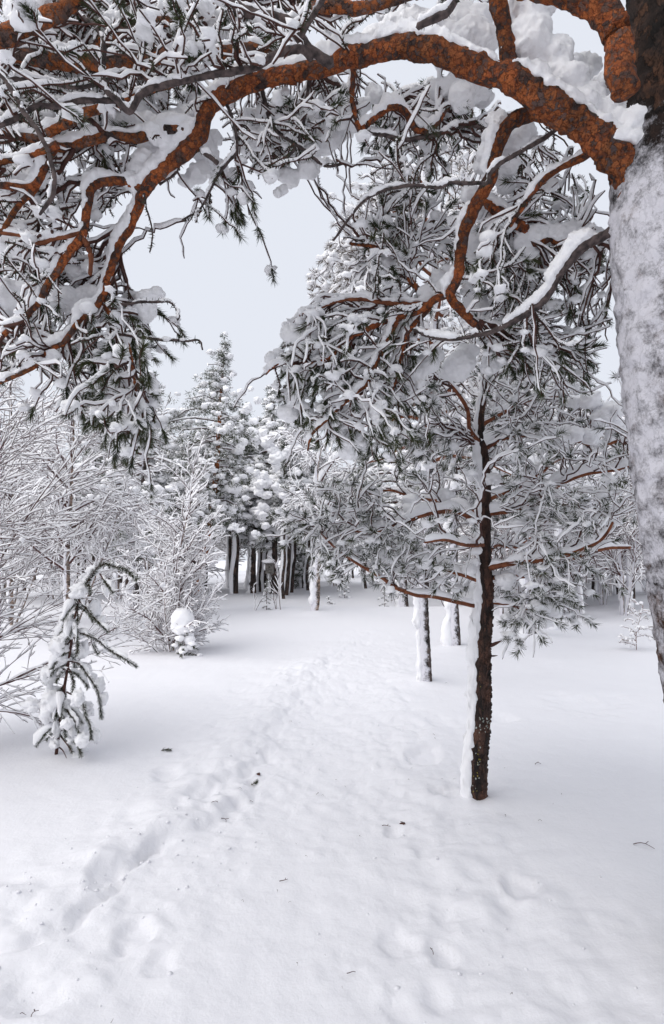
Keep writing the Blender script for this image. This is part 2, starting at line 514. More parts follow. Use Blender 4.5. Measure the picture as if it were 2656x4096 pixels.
LEFT = [(-900, 4300), (-300, 3850), (0, 3766), (120, 3736), (258, 3671), (361, 3585), (480, 3520), (602, 3430), (671, 3387), (775, 3318), (860, 3241), (912, 3190), (1000, 3060), (1080, 2930), (1140, 2840), (1190, 2760), (1260, 2680), (1400, 2590), (1540, 2510)]
RIGHT = [(2300, 4900), (2000, 4096), (1880, 3700), (1740, 3350), (1600, 3050), (1520, 2860), (1480, 2760), (1520, 2680), (1620, 2590), (1700, 2500)]
PITS = [(2085, 3545, .10, .11), (1698, 3015, .15, .12), (2008, 2868, .16, .10), (1629, 2895, .20, .07), (1760, 2885, .16, .06), (1775, 3795, .07, .07), (1577, 3745, .09, .06),
        (1801, 3165, .07, .06), (1836, 3044, .07, .05), (1573, 3300, .06, .06), (1767, 3620, .07, .04), (2102, 3650, .13, .035), (2559, 4000, .07, .03), (2300, 3985, .09, .03),
        (2318, 2815, .38, .08), (2450, 2800, .25, .05), (671, 3095, .12, .08), (800, 3180, .14, .09), (430, 3505, .11, .11), (534, 3715, .10, .08), (637, 3800, .07, .06), (981, 3075, .08, .07),
        (602, 3400, .07, .06), (482, 3770, .06, .05), (198, 3950, .08, .06), (100, 3960, .09, .05), (310, 3700, .06, .04), (1750, 3160, .06, .05), (1010, 3120, .06, .05), (930, 3260, .05, .04),
        (1420, 3130, .08, .03), (1740, 3960, .06, .04), (1590, 4010, .05, .035), (1390, 2780, .09, .03), (1220, 2720, .10, .05), (1330, 2650, .12, .06), (1460, 2570, .15, .06), (1290, 2790, .08, .04), (950, 2760, .12, .04), (880, 2900, .10, .04), (1560, 2960, .12, .05)]
LPL = [gp(*p)[:2] for p in LEFT if p[1] < 4200]
LPL = [np.array([LPL[0][0] - 1.5, LPL[0][1] - 1.2])] + LPL
RPL = [gp(*p)[:2] for p in RIGHT]

def ground_z(x, y):
    x = np.asarray(x, float); y = np.asarray(y, float)
    z = g0(x, y)
    near = (np.abs(x) < 14) & (y > -3) & (y < 26)
    if not np.any(near): return z
    xs, ys = x[near], y[near]
    q = np.stack([xs, ys, np.zeros_like(xs)], -1)
    wob = 0.26 * fbm(q * 3.2, 31, 5)
    dl = poly_dist(xs, ys, LPL) + wob
    dr = -poly_dist(xs, ys, RPL) + wob * 2
    fade = np.clip((13 - ys) / 5, 0, 1)
    inside = 1 / (1 + np.exp(np.clip(dl / (0.02 + 0.02 * np.maximum(ys, 0)), -50, 50))) * 1 / (1 + np.exp(np.clip(dr / 0.16, -50, 50)))
    h = -0.036 * inside
    h += (0.03 + 0.015 * np.clip((5.2 - ys) / 1.5, 0, 1)) * np.exp(-((dl - 0.24) / 0.22) ** 2)                      # the bank thrown up beside the path
    h -= (0.018 + 0.016 * np.clip((5.2 - ys) / 1.5, 0, 1)) * np.exp(-((dl + 0.03) / 0.035) ** 2) * (0.4 + 0.6 * np.clip(vn(q * 3.0, 5) * 2, 0, 1))
    # churned snow
    rough = np.exp(-(dl / 0.55) ** 2) + 0.75 * np.exp(-((dr) / 0.55) ** 2) + 0.10
    rough = np.clip(rough, 0, 1)
    bil = np.abs(vn(q * 3.1, 41)) * 0.6 + np.abs(vn(q * 6.5 + 3, 42)) * 0.3 + np.abs(vn(q * 14 + 9, 43)) * 0.12
    h += 0.068 * rough * (bil - 0.35) * (1 - 0.7 * inside)
    h += 0.010 * inside * fbm(q * 5, 44, 3)
    h += 0.016 * (0.15 + rough) * fbm(q * 9.5, 47, 3) + 0.007 * rough * np.abs(vn(q * 26, 48))
    h += 0.003 * fbm(q * 22, 45, 2) * (0.3 + rough)
    h *= np.clip(fade, 0.0, 1)
    # older footprints crossing the clearing
    h2 = 0.02 * np.clip((13 - ys) / 4, 0, 1) * fbm(q * 1.3, 46, 2)
    h = h + h2
    for (sx, sy, r, dp) in PITS_G:
        d2 = ((xs - sx) / r) ** 2 + ((ys - sy) / (r * 1.25)) ** 2
        m = d2 < 9
        if not m.any(): continue
        dd = np.sqrt(d2[m]) * (1 + 0.55 * fbm(q[m] * 11, 51, 2))
        h[m] += -dp / (1 + np.exp((dd - 1) / 0.13)) + 0.16 * dp * np.exp(-((dd - 1.45) / 0.3) ** 2)
    # heaps against the trunks
    for (tx, ty, r, hh) in HEAPS:
        d = np.hypot(xs - tx, ys - ty)
        h += hh * np.exp(-(d / r) ** 2)
    z = z.copy() if z.ndim else z
    z[near] += h
    return z
PITS_G = [(*gp(a, b)[:2], r * .72, d * .36) for a, b, r, d in PITS]
HEAPS = []
def gz(x, y):
    return float(ground_z(np.array([x]), np.array([y]))[0])

TB = gp(1915, 3185)          # bases of the trees, read off the photograph
TC = gp(1702, 2720)
TD = gp(1815, 2590)
TE = gp(2117, 2545)
TF = gp(2258, 2482)
TG = gp(1610, 2415)
TS = gp(223, 3035)
TBI = gp(1256, 2456)
HEAPS = [(TC[0] - .05, TC[1], .3, .05), (TD[0], TD[1], .45, .06), (TE[0], TE[1], .5, .08), (TF[0], TF[1], .5, .08), (TB[0] - .1, TB[1], .22, .03), (TS[0] + .1, TS[1], .3, .04), (TBI[0], TBI[1], .5, .07)]

def warp(n, k, a, lo, hi, c):
    u0, u1 = -math.asinh((c - lo) / a), math.asinh((hi - c) / a)
    return c + a * np.sinh(np.linspace(u0, u1, n))
gx = warp(760, 0, 1.1, -260, 260, 0.0)
gy = warp(900, 0, 1.3, -12, 420, 2.4)
X, Y = np.meshgrid(gx, gy)
Z = ground_z(X, Y)
V = np.stack([X, Y, Z], -1).reshape(-1, 3)
ny, nx = X.shape
i = (np.arange(ny - 1)[:, None] * nx + np.arange(nx - 1)[None]).ravel()
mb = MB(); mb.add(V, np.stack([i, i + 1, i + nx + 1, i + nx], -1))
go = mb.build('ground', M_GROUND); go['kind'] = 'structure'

# ------------------------------------------------------------------ twig network
class Net:
    def __init__(s, cap=60000):
        s.p = np.zeros((cap, 3)); s.d = np.zeros((cap, 3)); s.r = np.zeros(cap); s.l = np.zeros(cap, int); s.n = 0
    def add(s, path, rad, limb):
        m = len(path)
        s.p[s.n:s.n + m] = path; s.d[s.n:s.n + m] = nrm(np.gradient(path, axis=0)); s.r[s.n:s.n + m] = rad; s.l[s.n:s.n + m] = limb
        s.n += m
    def grow(s, targets, droop=0.5, maxd=0.9, step=0.045, r_tip=0.0029, rk=0.0085, wob=0.012, allow=None, bias=0.5, curl=0.0):
        out = []
        for t in targets:
            n = s.n
            v = t - s.p[:n]
            L = np.linalg.norm(v, axis=1) + 1e-6
            cs = (v * s.d[:n]).sum(1) / L
            cost = L * (1.3 - bias * cs)
            if allow is not None:
                cost = np.where(np.isin(s.l[:n], allow), cost, 1e9)
            k = int(np.argmin(cost))
            D = L[k]
            if D > maxd or D < 0.03: continue
            u = v[k] / D
            a = nrm(s.d[k] * 0.8 + u * 0.7 + rng.normal(0, 0.25, 3))
            e = nrm(u + np.array([0, 0, -droop]) + rng.normal(0, 0.25, 3))
            if curl and rng.random() < curl:
                e = nrm(u + np.array([0, 0, 0.9]) + rng.normal(0, 0.25, 3))
            p0 = s.p[k]; p1 = p0 + a * D * 0.42; p2 = t - e * D * 0.38
            m = max(4, int(D / step))
            q = np.linspace(0, 1, m)[:, None]
            path = p0 * (1 - q) ** 3 + 3 * p1 * q * (1 - q) ** 2 + 3 * p2 * q * q * (1 - q) + t * q ** 3
            path[1:-1] += rng.normal(0, wob, (m - 2, 3)) * min(1, D * 3)
            r0 = min(s.r[k] * 0.75, r_tip + rk * D); r0 = max(r0, r_tip * 1.05)
            rad = np.linspace(r0, r_tip, m)
            s.add(path[1:], rad[1:], s.l[k])
            out.append((path, rad, int(s.l[k]), e))
        return out

def project(p):
    q = p - EYE
    f = q[..., 1] * math.cos(PITCH) + q[..., 2] * math.sin(PITCH)
    u = -q[..., 1] * math.sin(PITCH) + q[..., 2] * math.cos(PITCH)
    return 1328 + 2048 * q[..., 0] / f, 2048 - 2048 * u / f

def bez(p0, a, e, t, D, m, wob):
    q = np.linspace(0, 1, m)[:, None]
    p1 = p0 + a * D * 0.42; p2 = t - e * D * 0.38
    path = p0 * (1 - q) ** 3 + 3 * p1 * q * (1 - q) ** 2 + 3 * p2 * q * q * (1 - q) + t * q ** 3
    if m > 3: path[1:-1] += rng.normal(0, wob, (m - 2, 3))
    return path

def sprays(net, T, poly=None, droop=0.8, maxd=1.1, r_tip=0.0029, per=11.0, tl=(0.12, 0.34), step=0.03, sub=0.35, wob=0.004, ang=38, keep=0.10, scale=1.0, fan=0.0):
    """long curving shoots from the limbs to the targets, each with side twigs that bend down under their snow"""
    n0 = net.n
    P0, D0, R0, L0 = net.p[:n0].copy(), net.d[:n0].copy(), net.r[:n0].copy(), net.l[:n0].copy()
    out = []
    for t in T:
        v = t - P0
        L = np.linalg.norm(v, axis=1) + 1e-6
        cost = L * (1.35 - 0.45 * (v * D0).sum(1) / L) * rng.uniform(0.75, 1.25, n0)
        cost = np.where(L < 0.08, 9, cost)
        k = int(np.argmin(cost)); D = L[k]
        if D > maxd: continue
        u = v[k] / D
        a = nrm(D0[k] * 0.9 + u * 0.6 + np.array([0, 0, 0.25]) + rng.normal(0, 0.3, 3))
        e = nrm(u * 0.8 + np.array([0, 0, -droop]) + rng.normal(0, 0.3, 3))
        m = max(6, int(D / (step * scale)))
        path = bez(P0[k], a, e, t, D, m, wob * scale)
        r0 = min(R0[k] * 0.7, r_tip * 1.3 + 0.0075 * D); r0 = max(r0, r_tip * 1.2)
        rad = np.linspace(r0, r_tip, m)
        l = int(L0[k])
        out.append((path, rad, l, e, 1))
        tg = nrm(np.gradient(path, axis=0))
        kids = int(per / scale * D + 1)
        stack = [(path, rad, tg, kids, 0)]
        while stack:
            pa, ra, tt, kk, lv = stack.pop()
            for c in range(kk):
                i0 = int(rng.uniform(0.12, 0.97) * (len(pa) - 1))
                tl_ = rng.uniform(*tl) * scale * (1 if lv == 0 else 0.55)
                rv = rng.normal(size=3); rv -= (rv @ tt[i0]) * tt[i0]; rv = nrm(rv)
                an = math.radians(rng.normal(ang, 12))
                d = nrm(tt[i0] * math.cos(an) + rv * math.sin(an))
                e2 = nrm(d + np.array([0, 0, -droop * 1.1 if rng.random() < 0.8 else 0.8]))
                tip = pa[i0] + (d * 0.6 + e2 * 0.5) * tl_
                if poly is not None:
                    sx, sy = project(tip)
                    if not in_poly(np.array([sx]), np.array([sy]), poly)[0] and rng.random() > keep: continue
                mm = max(5, int(tl_ / (step * scale)))
                q = bez(pa[i0], d, e2, tip, tl_, mm, wob * 0.6 * scale)
                rr = np.linspace(max(min(ra[i0] * 0.8, r_tip * 1.6), r_tip), r_tip * 0.85, mm)
                out.append((q, rr, l, e2, 1))
                if lv == 0 and rng.random() < sub:
                    stack.append((q, rr, nrm(np.gradient(q, axis=0)), rng.integers(1, 4), 1))
    return out

def bend(p, k=1.0):
    """one smooth field that makes every shoot crooked without tearing forks apart"""
    a = np.stack([fbm(p * 5.5, 300 + j, 2) for j in range(3)], -1)
    b = np.stack([vn(p * 17, 310 + j) for j in range(3)], -1)
    return p + k * (0.040 * a + 0.009 * b)

def in_poly(x, y, poly):
    c = np.zeros(x.shape, bool)
    n = len(poly)
    for a in range(n):
        x1, y1 = poly[a]; x2, y2 = poly[(a + 1) % n]
        k = ((y1 > y) != (y2 > y)) & (x < (x2 - x1) * (y - y1) / (y2 - y1 + 1e-9) + x1)
        c ^= k
    return c

def targets(poly, d0, d1, n, clump=0.0):
    a = np.array(poly, float)
    out = []
    while len(out) < n:
        x = rng.uniform(a[:, 0].min(), a[:, 0].max(), 4 * n); y = rng.uniform(a[:, 1].min(), a[:, 1].max(), 4 * n)
        k = in_poly(x, y, poly)
        for xx, yy in zip(x[k], y[k]):
            out.append(P(xx, yy, rng.uniform(d0, d1)))
            if len(out) >= n: break
    return np.array(out)

# ------------------------------------------------------------------ the arching pine in front
rootA_loc = P(2950, 3900, 1.95); rootA_loc[2] = gz(rootA_loc[0], rootA_loc[1])
A = thing('pine_tree', 'big orange-barked pine at the right edge, its snowy limbs arching across the top', 'tree', rootA_loc)
OA = rootA_loc
def trace(pts, d, r):
    """pts in photograph pixels; d, r lists of values spread evenly along the points; r in pixels"""
    m = len(pts)
    dd = np.interp(np.linspace(0, 1, m), np.linspace(0, 1, len(d)), d)
    rr = np.interp(np.linspace(0, 1, m), np.linspace(0, 1, len(r)), r)
    a = np.array([[*P(x, y, q), rp * q / 2048.0] for (x, y), q, rp in zip(pts, dd, rr)])
    return a
# trunk
trk = trace([(3090, 4050), (2995, 3500), (2910, 2950), (2828, 2500), (2765, 2050), (2705, 1600), (2672, 1150), (2665, 800), (2672, 400), (2700, 0), (2730, -500), (2700, -1100)],
            [1.95], [265, 215, 195, 186, 184, 182, 190, 200, 178, 172, 165, 150])
mb = MB(); tp = resample(trk, 0.018)
tube(mb, tp[:, :3], tp[:, 3], 80, 0, rough=0.09, rs=26, seed=4)
mb.build('trunk', M_TRUNKA, A, OA)
def on_trunk(tp_, n, z0, z1, ang0, ang1, mbld, smin, smax, mat=0, flat=(0.8, 0.8, 1.2)):
    t = resample(tp_, 0.03)
    z = rng.uniform(z0, z1, n)
    c = np.stack([np.interp(z, t[:, 2], t[:, k]) for k in range(4)], -1)
    an = rng.uniform(ang0, ang1, n)
    nn = np.stack([np.cos(an), np.sin(an), np.zeros(n)], -1)
    s = rng.uniform(smin, smax, (n, 1))
    blobs(mbld, c[:, :3] + nn * c[:, 3:4], s * np.array([flat]), 1, 0.5, 2.5, mat)

LIMBS = [   # kind, depths, radii px, points, snow amount
 ('B', [1.93, 1.95, 2.0, 2.1, 2.2, 2.2], [100, 64, 54, 49, 43, 38, 36, 35, 33], [(2600, 900), (2560, 740), (2473, 637), (2361, 534), (2206, 425), (2068, 340), (1982, 293), (1844, 240), (1715, 200), (1612, 188), (1500, 207), (1380, 237), (1325, 272), (1145, 301), (1015, 330), (895, 379), (826, 456), (792, 534), (749, 594), (688, 645)], 1.0),
 ('B', [2.2, 2.25, 2.2], [34, 27, 18, 15, 11, 5], [(749, 594), (688, 645), (620, 706), (572, 766), (551, 826), (525, 900), (473, 986), (439, 1089), (413, 1184), (430, 1244), (508, 1382), (534, 1502), (551, 1563)], 1.0),
 ('B', [2.05, 1.95], [44, 36, 38, 42], [(2068, 345), (2035, 230), (2010, 110), (1985, 0), (1960, -150), (1900, -330)], 0.6),
 ('B', [1.72, 1.75, 1.8], [62, 58, 52, 48], [(2500, 372), (2478, 250), (2462, 120), (2400, 40), (2290, -20), (2150, -60), (1950, -120)], 0.0),
 ('B', [2.05, 2.3, 2.5], [34, 32, 28, 24, 23, 19], [(2180, 450), (2130, 455), (2060, 482), (2016, 534), (1986, 620), (1960, 714), (1930, 775), (1887, 835), (1858, 912), (1848, 1001), (1836, 1102), (1811, 1172), (1846, 1243), (1907, 1293), (1945, 1310)], 1.3),
 ('B', [2.45, 2.6, 2.5], [20, 15, 11, 7, 4], [(1820, 1165), (1745, 1192), (1665, 1243), (1554, 1278), (1453, 1323), (1372, 1370), (1310, 1430), (1200, 1450), (1100, 1465), (1060, 1500)], 1.2),
 ('B', [2.55, 2.5, 2.5], [14, 11, 8, 4], [(1594, 1265), (1554, 1364), (1513, 1455), (1473, 1525), (1412, 1586), (1352, 1636), (1251, 1737), (1230, 1800)], 0.9),
 ('B', [2.55, 2.7], [14, 10, 5], [(1720, 1215), (1664, 1283), (1624, 1344), (1604, 1424), (1585, 1500), (1560, 1600)], 0.8),
 ('B', [2.55, 2.8], [14, 10, 6], [(1725, 1200), (1690, 1182), (1634, 1112), (1614, 1051), (1584, 1021), (1500, 990), (1400, 975)], 0.9),
 ('B', [2.55, 2.6, 2.5], [13, 9, 5, 3], [(1720, 1205), (1584, 1213), (1443, 1200), (1342, 1210), (1281, 1235), (1200, 1260)], 1.3),
 ('B', [2.4, 2.3], [24, 21, 15, 11], [(1945, 790), (1985, 838), (2060, 895), (2120, 938), (2154, 972), (2206, 947), (2232, 972), (2326, 938), (2400, 960)], 1.7),
 ('G', [1.95, 2.2, 2.4], [20, 22, 16, 9, 5], [(2500, 870), (2441, 925), (2310, 1001), (2189, 1172), (2058, 1283), (1937, 1334), (1755, 1350), (1654, 1310)], 1.6),
 ('B', [2.0, 2.3], [17, 13, 8], [(2390, 600), (2345, 628), (2257, 663), (2180, 714), (2120, 775), (2077, 835), (2040, 900)], 0.8),
 ('G', [2.05, 2.1, 2.4], [11, 9, 8, 5], [(2260, 480), (2223, 516), (2137, 577), (2034, 637), (1965, 690), (1948, 740), (1879, 663+70), (1810, 734), (1758, 754), (1672, 742), (1586, 753), (1480, 790), (1400, 870), (1330, 960)], 1.3),
 ('G', [1.6], [14, 17, 14], [(1860, -60), (1818, 17), (1775, 60), (1732, 82), (1665, 112)], 1.3),
 ('B', [2.2, 2.3], [15, 12, 15, 10], [(1420, 240), (1416, 320), (1410, 404), (1435, 516), (1491, 473), (1577, 430), (1629, 465), (1672, 525), (1732, 508), (1793, 430)], 1.2),
 ('G', [2.3], [9, 10, 6], [(1450, 520), (1540, 545), (1620, 562), (1741, 542), (1810, 516), (1913, 500), (1960, 520)], 1.5),
 ('B', [1.9, 2.0, 2.2], [33, 30, 28, 24], [(-160, 180), (-40, 215), (130, 225), (258, 250), (430, 258), (560, 240), (690, 205), (860, 215), (1015, 200), (1150, 255), (1240, 285)], 0.8),
 ('B', [2.0, 2.2], [20, 24, 21, 16], [(300, 260), (380, 190), (456, 138), (551, 110), (637, 86), (775, 50), (950, 5), (1100, -60)], 1.0),
 ('B', [1.6, 1.7], [46, 40, 32, 26], [(-180, 260), (-60, 180), (86, 112), (215, 52), (330, -10), (480, -100)], 0.5),
 ('B', [2.0], [26, 24, 20], [(1250, 40), (1330, 32), (1500, 18), (1650, -25), (1800, -90)], 0.5),
 ('B', [2.2, 2.1, 2.0], [21, 21, 19, 16], [(760, 560), (740, 522), (671, 514), (560, 545), (448, 542), (344, 560), (258, 585), (172, 560), (86, 548), (0, 534), (-120, 500)], 1.0),
 ('B', [2.05, 1.95], [19, 18, 12], [(180, 555), (232, 516), (344, 456), (448, 422), (560, 380), (700, 330)], 0.9),
 ('B', [2.05, 1.95], [17, 18, 14], [(225, 590), (200, 630), (180, 680), (130, 748), (86, 757), (0, 750), (-120, 740)], 1.3),
 ('B', [2.0, 1.95], [16, 13, 10], [(240, 580), (150, 610), (80, 630), (-10, 665), (-100, 720)], 0.8),
 ('B', [2.05, 2.0], [14, 12, 10], [(168, 700), (130, 770), (86, 818), (26, 904), (-10, 945), (-80, 1020)], 0.6),
 ('B', [2.22, 2.1, 2.1], [17, 19, 19, 14, 9], [(575, 768), (520, 735), (482, 723), (413, 731), (370, 766), (353, 835), (336, 912), (318, 960), (258, 1046), (198, 1132), (155, 1218), (103, 1270), (26, 1330), (-60, 1400)], 1.0),
 ('B', [2.1], [12, 8], [(318, 945), (345, 990), (361, 1038), (365, 1100)], 0.4),
 ('B', [2.1, 2.0], [9, 10, 7], [(325, 935), (284, 943), (215, 952), (146, 969), (90, 945), (26, 934), (-60, 930)], 1.0),
 ('B', [2.2, 2.1], [13, 13, 11, 8], [(430, 1130), (400, 1200), (370, 1236), (327, 1270), (258, 1365), (189, 1408), (129, 1468), (0, 1528), (-90, 1560)], 1.2),
 ('G', [1.95, 1.8, 1.75, 1.9], [20, 14, 13, 14, 12, 9], [(1250, 235), (1205, 198), (1119, 207), (1033, 250), (947, 284), (843, 297), (731, 323), (620, 353), (551, 387), (508, 439), (465, 396), (430, 361), (413, 284), (413, 172), (379, 112), (318, 60), (270, -20)], 0.9),
 ('G', [1.8, 1.7], [13, 13, 10], [(500, 425), (482, 396), (370, 404), (258, 422), (155, 430), (69, 482), (0, 508), (-90, 540)], 1.1),
 ('G', [1.4], [7, 10, 11, 10, 5], [(-60, 230), (0, 301), (52, 379), (103, 465), (155, 534), (189, 602), (211, 688), (211, 775), (172, 826), (155, 855)], 0.8),
 ('G', [2.2], [5, 4, 3], [(572, 775), (582, 826), (602, 878), (606, 972), (597, 1012)], 0.3),
 ('G', [2.2, 2.1], [9, 6, 5, 4], [(425, 1190), (450, 1215), (499, 1215), (602, 1205), (680, 1210), (714, 1261), (706, 1287)], 0.8),
 ('G', [2.2, 2.1], [8, 6, 4], [(430, 1290), (470, 1330), (508, 1339), (645, 1362), (731, 1365), (792, 1360), (802, 1395)], 0.4),
 ('G', [1.9, 1.95], [22, 24, 20], [(860, -30), (929, 17), (1033, 60), (1136, 86), (1205, 155), (1240, 198), (1325, 262)], 0.7),
 ('G', [1.7, 1.6], [10, 11, 8], [(1205, 150), (1250, 60), (1300, -10), (1330, -90)], 1.0),
 ('G', [1.75, 1.8], [8, 9, 6], [(-80, 330), (60, 312), (170, 330), (300, 345), (420, 320), (520, 290), (600, 330)], 1.2),
 ('G', [2.2, 2.3], [9, 7, 5], [(870, 650), (800, 600), (760, 580), (730, 640), (700, 700), (640, 740)], 1.0),
 ('G', [2.2, 2.3], [8, 6, 4], [(900, 380), (930, 470), (945, 600), (905, 650), (860, 720), (830, 790), (800, 840), (735, 885)], 1.3),
 ('G', [2.25, 2.4], [11, 8, 6], [(1040, 330), (1070, 430), (1110, 520), (1200, 590), (1300, 660), (1380, 650)], 1.2),
 ('G', [2.25, 2.5], [9, 8, 6], [(1240, 300), (1225, 400), (1215, 500), (1180, 590), (1130, 650)], 0.6),
]
net = Net()
snowA = MB()
limb_objs = []
for li, (kind, dd, rr, pts, sa) in enumerate(LIMBS):
    a = resample(trace(pts, dd, rr), 0.012)
    path = a[:, :3] + 0.013 * np.stack([fbm(a[:, :3] * 7, 60 + k, 3) for k in range(3)], -1); rad = a[:, 3] * 0.9 * (1 + 0.16 * fbm(a[:, :3] * 6, 66, 2))
    mb = MB()
    if kind == 'B':
        tube(mb, path, rad, 30 if rad.max() > 0.02 else 10, 0, rough=0.30, rs=36, seed=8)
    else:
        tube(mb, path, rad, 10, 0, rough=0.30, rs=60, seed=9)
    o = mb.build('limb', (M_BARKD if li in (17, 18, 19, 20, 21, 22, 25) else M_BARK) if kind == 'B' and rad.mean() > 0.010 else (M_TWIGO if kind == 'B' else M_GREY), A, OA)
    limb_objs.append(o)
    step = max(1, len(path) // 200)
    net.add(path[::3], rad[::3], li)
    if sa > 0: snowtube(snowA, path, rad, h0=0.016, hk=1.25, hmax=0.12, wk=0.92, w0=0.006, n=12, amt=sa * (0.9 if kind == 'B' else 0.62), lump=0.5, lf=8, seed=li, gap=-0.55 if kind == 'B' else -0.30)

# snow pillows lodged on limbs and forks (photograph px, radius px, depth)
PIL = [(2120, 40, 95, 2.05), (2125, 160, 100, 2.05), (2170, 270, 95, 2.05), (2250, 330, 85, 2.0), (2340, 400, 85, 2.0), (2430, 470, 95, 1.95), (2510, 530, 80, 1.94), (2570, 490, 75, 1.92), (2350, 290, 70, 2.2), (2420, 350, 70, 2.1), (2290, 270, 55, 2.2), (2170, -70, 100, 2.05),
       (2480, 410, 70, 2.0),
       (1450, 185, 42, 2.2), (1500, 150, 50, 2.2), (1570, 120, 55, 2.2), (1650, 105, 60, 2.2), (1730, 125, 62, 2.2), (1800, 140, 66, 2.2), (1880, 150, 75, 2.15), (1940, 185, 70, 2.15), (1620, 60, 45, 2.25), (1720, 70, 50, 2.25), (1830, 80, 60, 2.25), (1920, 90, 60, 2.25),
       (1790, 375, 58, 2.35), (1860, 365, 68, 2.35), (1930, 370, 55, 2.3), (1720, 470, 30, 2.35), (1680, 500, 30, 2.35),
       (545, 470, 62, 2.3), (610, 500, 62, 2.2), (500, 490, 55, 2.3), (680, 470, 50, 2.3), (750, 450, 52, 2.3), (800, 420, 45, 2.35), (625, 540, 45, 2.15), (440, 480, 40, 2.3),
       (600, 630, 58, 2.25), (660, 590, 62, 2.3), (555, 680, 48, 2.25), (710, 565, 48, 2.3), (530, 730, 34, 2.2),
       (850, 545, 40, 2.5), (830, 620, 58, 2.5), (790, 690, 50, 2.5), (740, 720, 35, 2.5), (860, 690, 40, 2.55),
       (90, 45, 65, 1.8), (160, 30, 55, 1.8), (870, 110, 55, 2.3), (930, 95, 50, 2.3), (520, 80, 55, 2.3), (600, 60, 45, 2.3), (350, 160, 42, 2.2), (330, 210, 35, 2.2), (270, 90, 40, 2.2), (720, 10, 50, 2.4), (820, 20, 45, 2.4),
       (80, 710, 60, 2.1), (140, 700, 45, 2.1), (30, 720, 50, 2.1), (60, 970, 70, 2.2), (120, 1000, 55, 2.2), (0, 1000, 60, 2.2), (50, 1180, 90, 2.35), (10, 1250, 80, 2.35), (110, 1150, 60, 2.35), (255, 1185, 60, 2.3), (300, 1200, 45, 2.3), (280, 1240, 55, 2.3),
       (545, 1200, 55, 2.35), (575, 1235, 52, 2.35), (600, 1190, 40, 2.35), (560, 1275, 45, 2.35), (470, 1285, 40, 2.2), (365, 1170, 45, 2.3), (372, 1235, 55, 2.3), (350, 1290, 45, 2.3), (340, 1060, 45, 2.3), (385, 870, 28, 2.3), (375, 790, 25, 2.3),
       (600, 1530, 45, 2.3), (510, 1560, 40, 2.3), (470, 1510, 35, 2.3),
       (1965, 545, 42, 2.2), (1950, 610, 42, 2.3), (1925, 680, 42, 2.35), (1880, 770, 38, 2.4), (1800, 890, 34, 2.5), (2090, 530, 48, 2.3), (2060, 590, 48, 2.3), (2040, 650, 48, 2.35), (2020, 720, 42, 2.4), (1985, 500, 40, 2.2),
       (1905, 960, 46, 2.6), (1905, 1030, 44, 2.6), (1890, 1100, 36, 2.6), (2020, 905, 46, 2.4), (2070, 960, 52, 2.4), (2110, 1020, 46, 2.4), (2140, 930, 34, 2.35), (1970, 880, 34, 2.4),
       (1755, 1130, 48, 2.6), (1715, 1165, 44, 2.6), (1790, 1080, 38, 2.6), (1545, 1070, 46, 2.9), (1560, 1120, 40, 2.9), (1530, 1030, 40, 2.9),
       (1205, 1320, 58, 2.6), (1180, 1345, 45, 2.6), (1230, 1365, 58, 2.6), (1270, 1345, 35, 2.65), (1225, 1410, 35, 2.6), (1665, 1500, 62, 2.9), (1610, 1550, 55, 2.9), (1740, 1430, 42, 2.9), (1700, 1450, 45, 2.9), (1620, 1330, 45, 2.8), (1480, 1430, 44, 2.8), (1430, 1460, 40, 2.8),
       (1836, 1465, 58, 3.0), (1880, 1400, 42, 3.0), (1935, 1240, 38, 2.7), (1900, 1200, 44, 2.75), (2020, 1230, 36, 2.7), (1990, 1440, 40, 3.0), (1960, 1470, 34, 3.0),
       (1425, 1790, 58, 2.8), (1400, 1740, 44, 2.8), (1330, 1560, 45, 2.7), (1180, 1600, 42, 2.7), (1150, 1660, 40, 2.7), (1290, 1690, 40, 2.7), (1080, 1430, 30, 2.6),
       (1230, 680, 40, 2.6), (1160, 700, 45, 2.6), (1290, 560, 55, 2.6), (1230, 540, 50, 2.6), (1380, 480, 50, 2.5), (1350, 560, 42, 2.6), (1130, 560, 35, 2.6), (1060, 540, 45, 2.6), (1240, 620, 40, 2.6), (1500, 380, 40, 2.6), (1440, 430, 35, 2.6), (1250, 470, 45, 2.6), (1180, 440, 45, 2.6), (1000, 470, 38, 2.6), (1120, 770, 28, 2.5)]
PIL += [(2500, 520, 60, 1.92), (2540, 560, 52, 1.90)]
for (x, y, r, d) in PIL:
    R = r * d / 2048
    k = rng.integers(2, 4)
    for q in range(k):
        c = P(x + rng.normal(0, r * 0.3), y + rng.normal(0, r * 0.25), d + rng.normal(0, R * 0.4))
        s = R * rng.uniform(0.7, 1.0)
        blobs(snowA, c[None], np.array([[s * 1.05, s * 0.95, s * 0.85]]), lvl=2, rough=0.14, freq=1.7)
me = snowA.mesh('snow_load', [M_SNOW], OA)
tmp = bpy.data.objects.new('snow_tmp', me); COL.objects.link(tmp)
md = tmp.modifiers.new('r', 'REMESH'); md.mode = 'VOXEL'; md.voxel_size = 0.0085; md.use_smooth_shade = True
md2 = tmp.modifiers.new('s', 'SMOOTH'); md2.factor = 0.5; md2.iterations = 7
dg = bpy.context.evaluated_depsgraph_get()
me2 = bpy.data.meshes.new_from_object(tmp.evaluated_get(dg))
bpy.data.objects.remove(tmp)
nv = len(me2.vertices)
co = np.zeros(nv * 3, np.float32); me2.vertices.foreach_get('co', co); co = co.reshape(-1, 3)
no = np.zeros(nv * 3, np.float32); me2.vertices.foreach_get('normal', no); no = no.reshape(-1, 3)
dis = 0.012 * fbm(co * 20, 70, 2) + 0.009 * fbm(co * 70, 71, 2)
co = co + no * dis[:, None].astype(np.float32)
me2.vertices.foreach_set('co', co.ravel()); me2.update()
me2.name = 'snow_load'
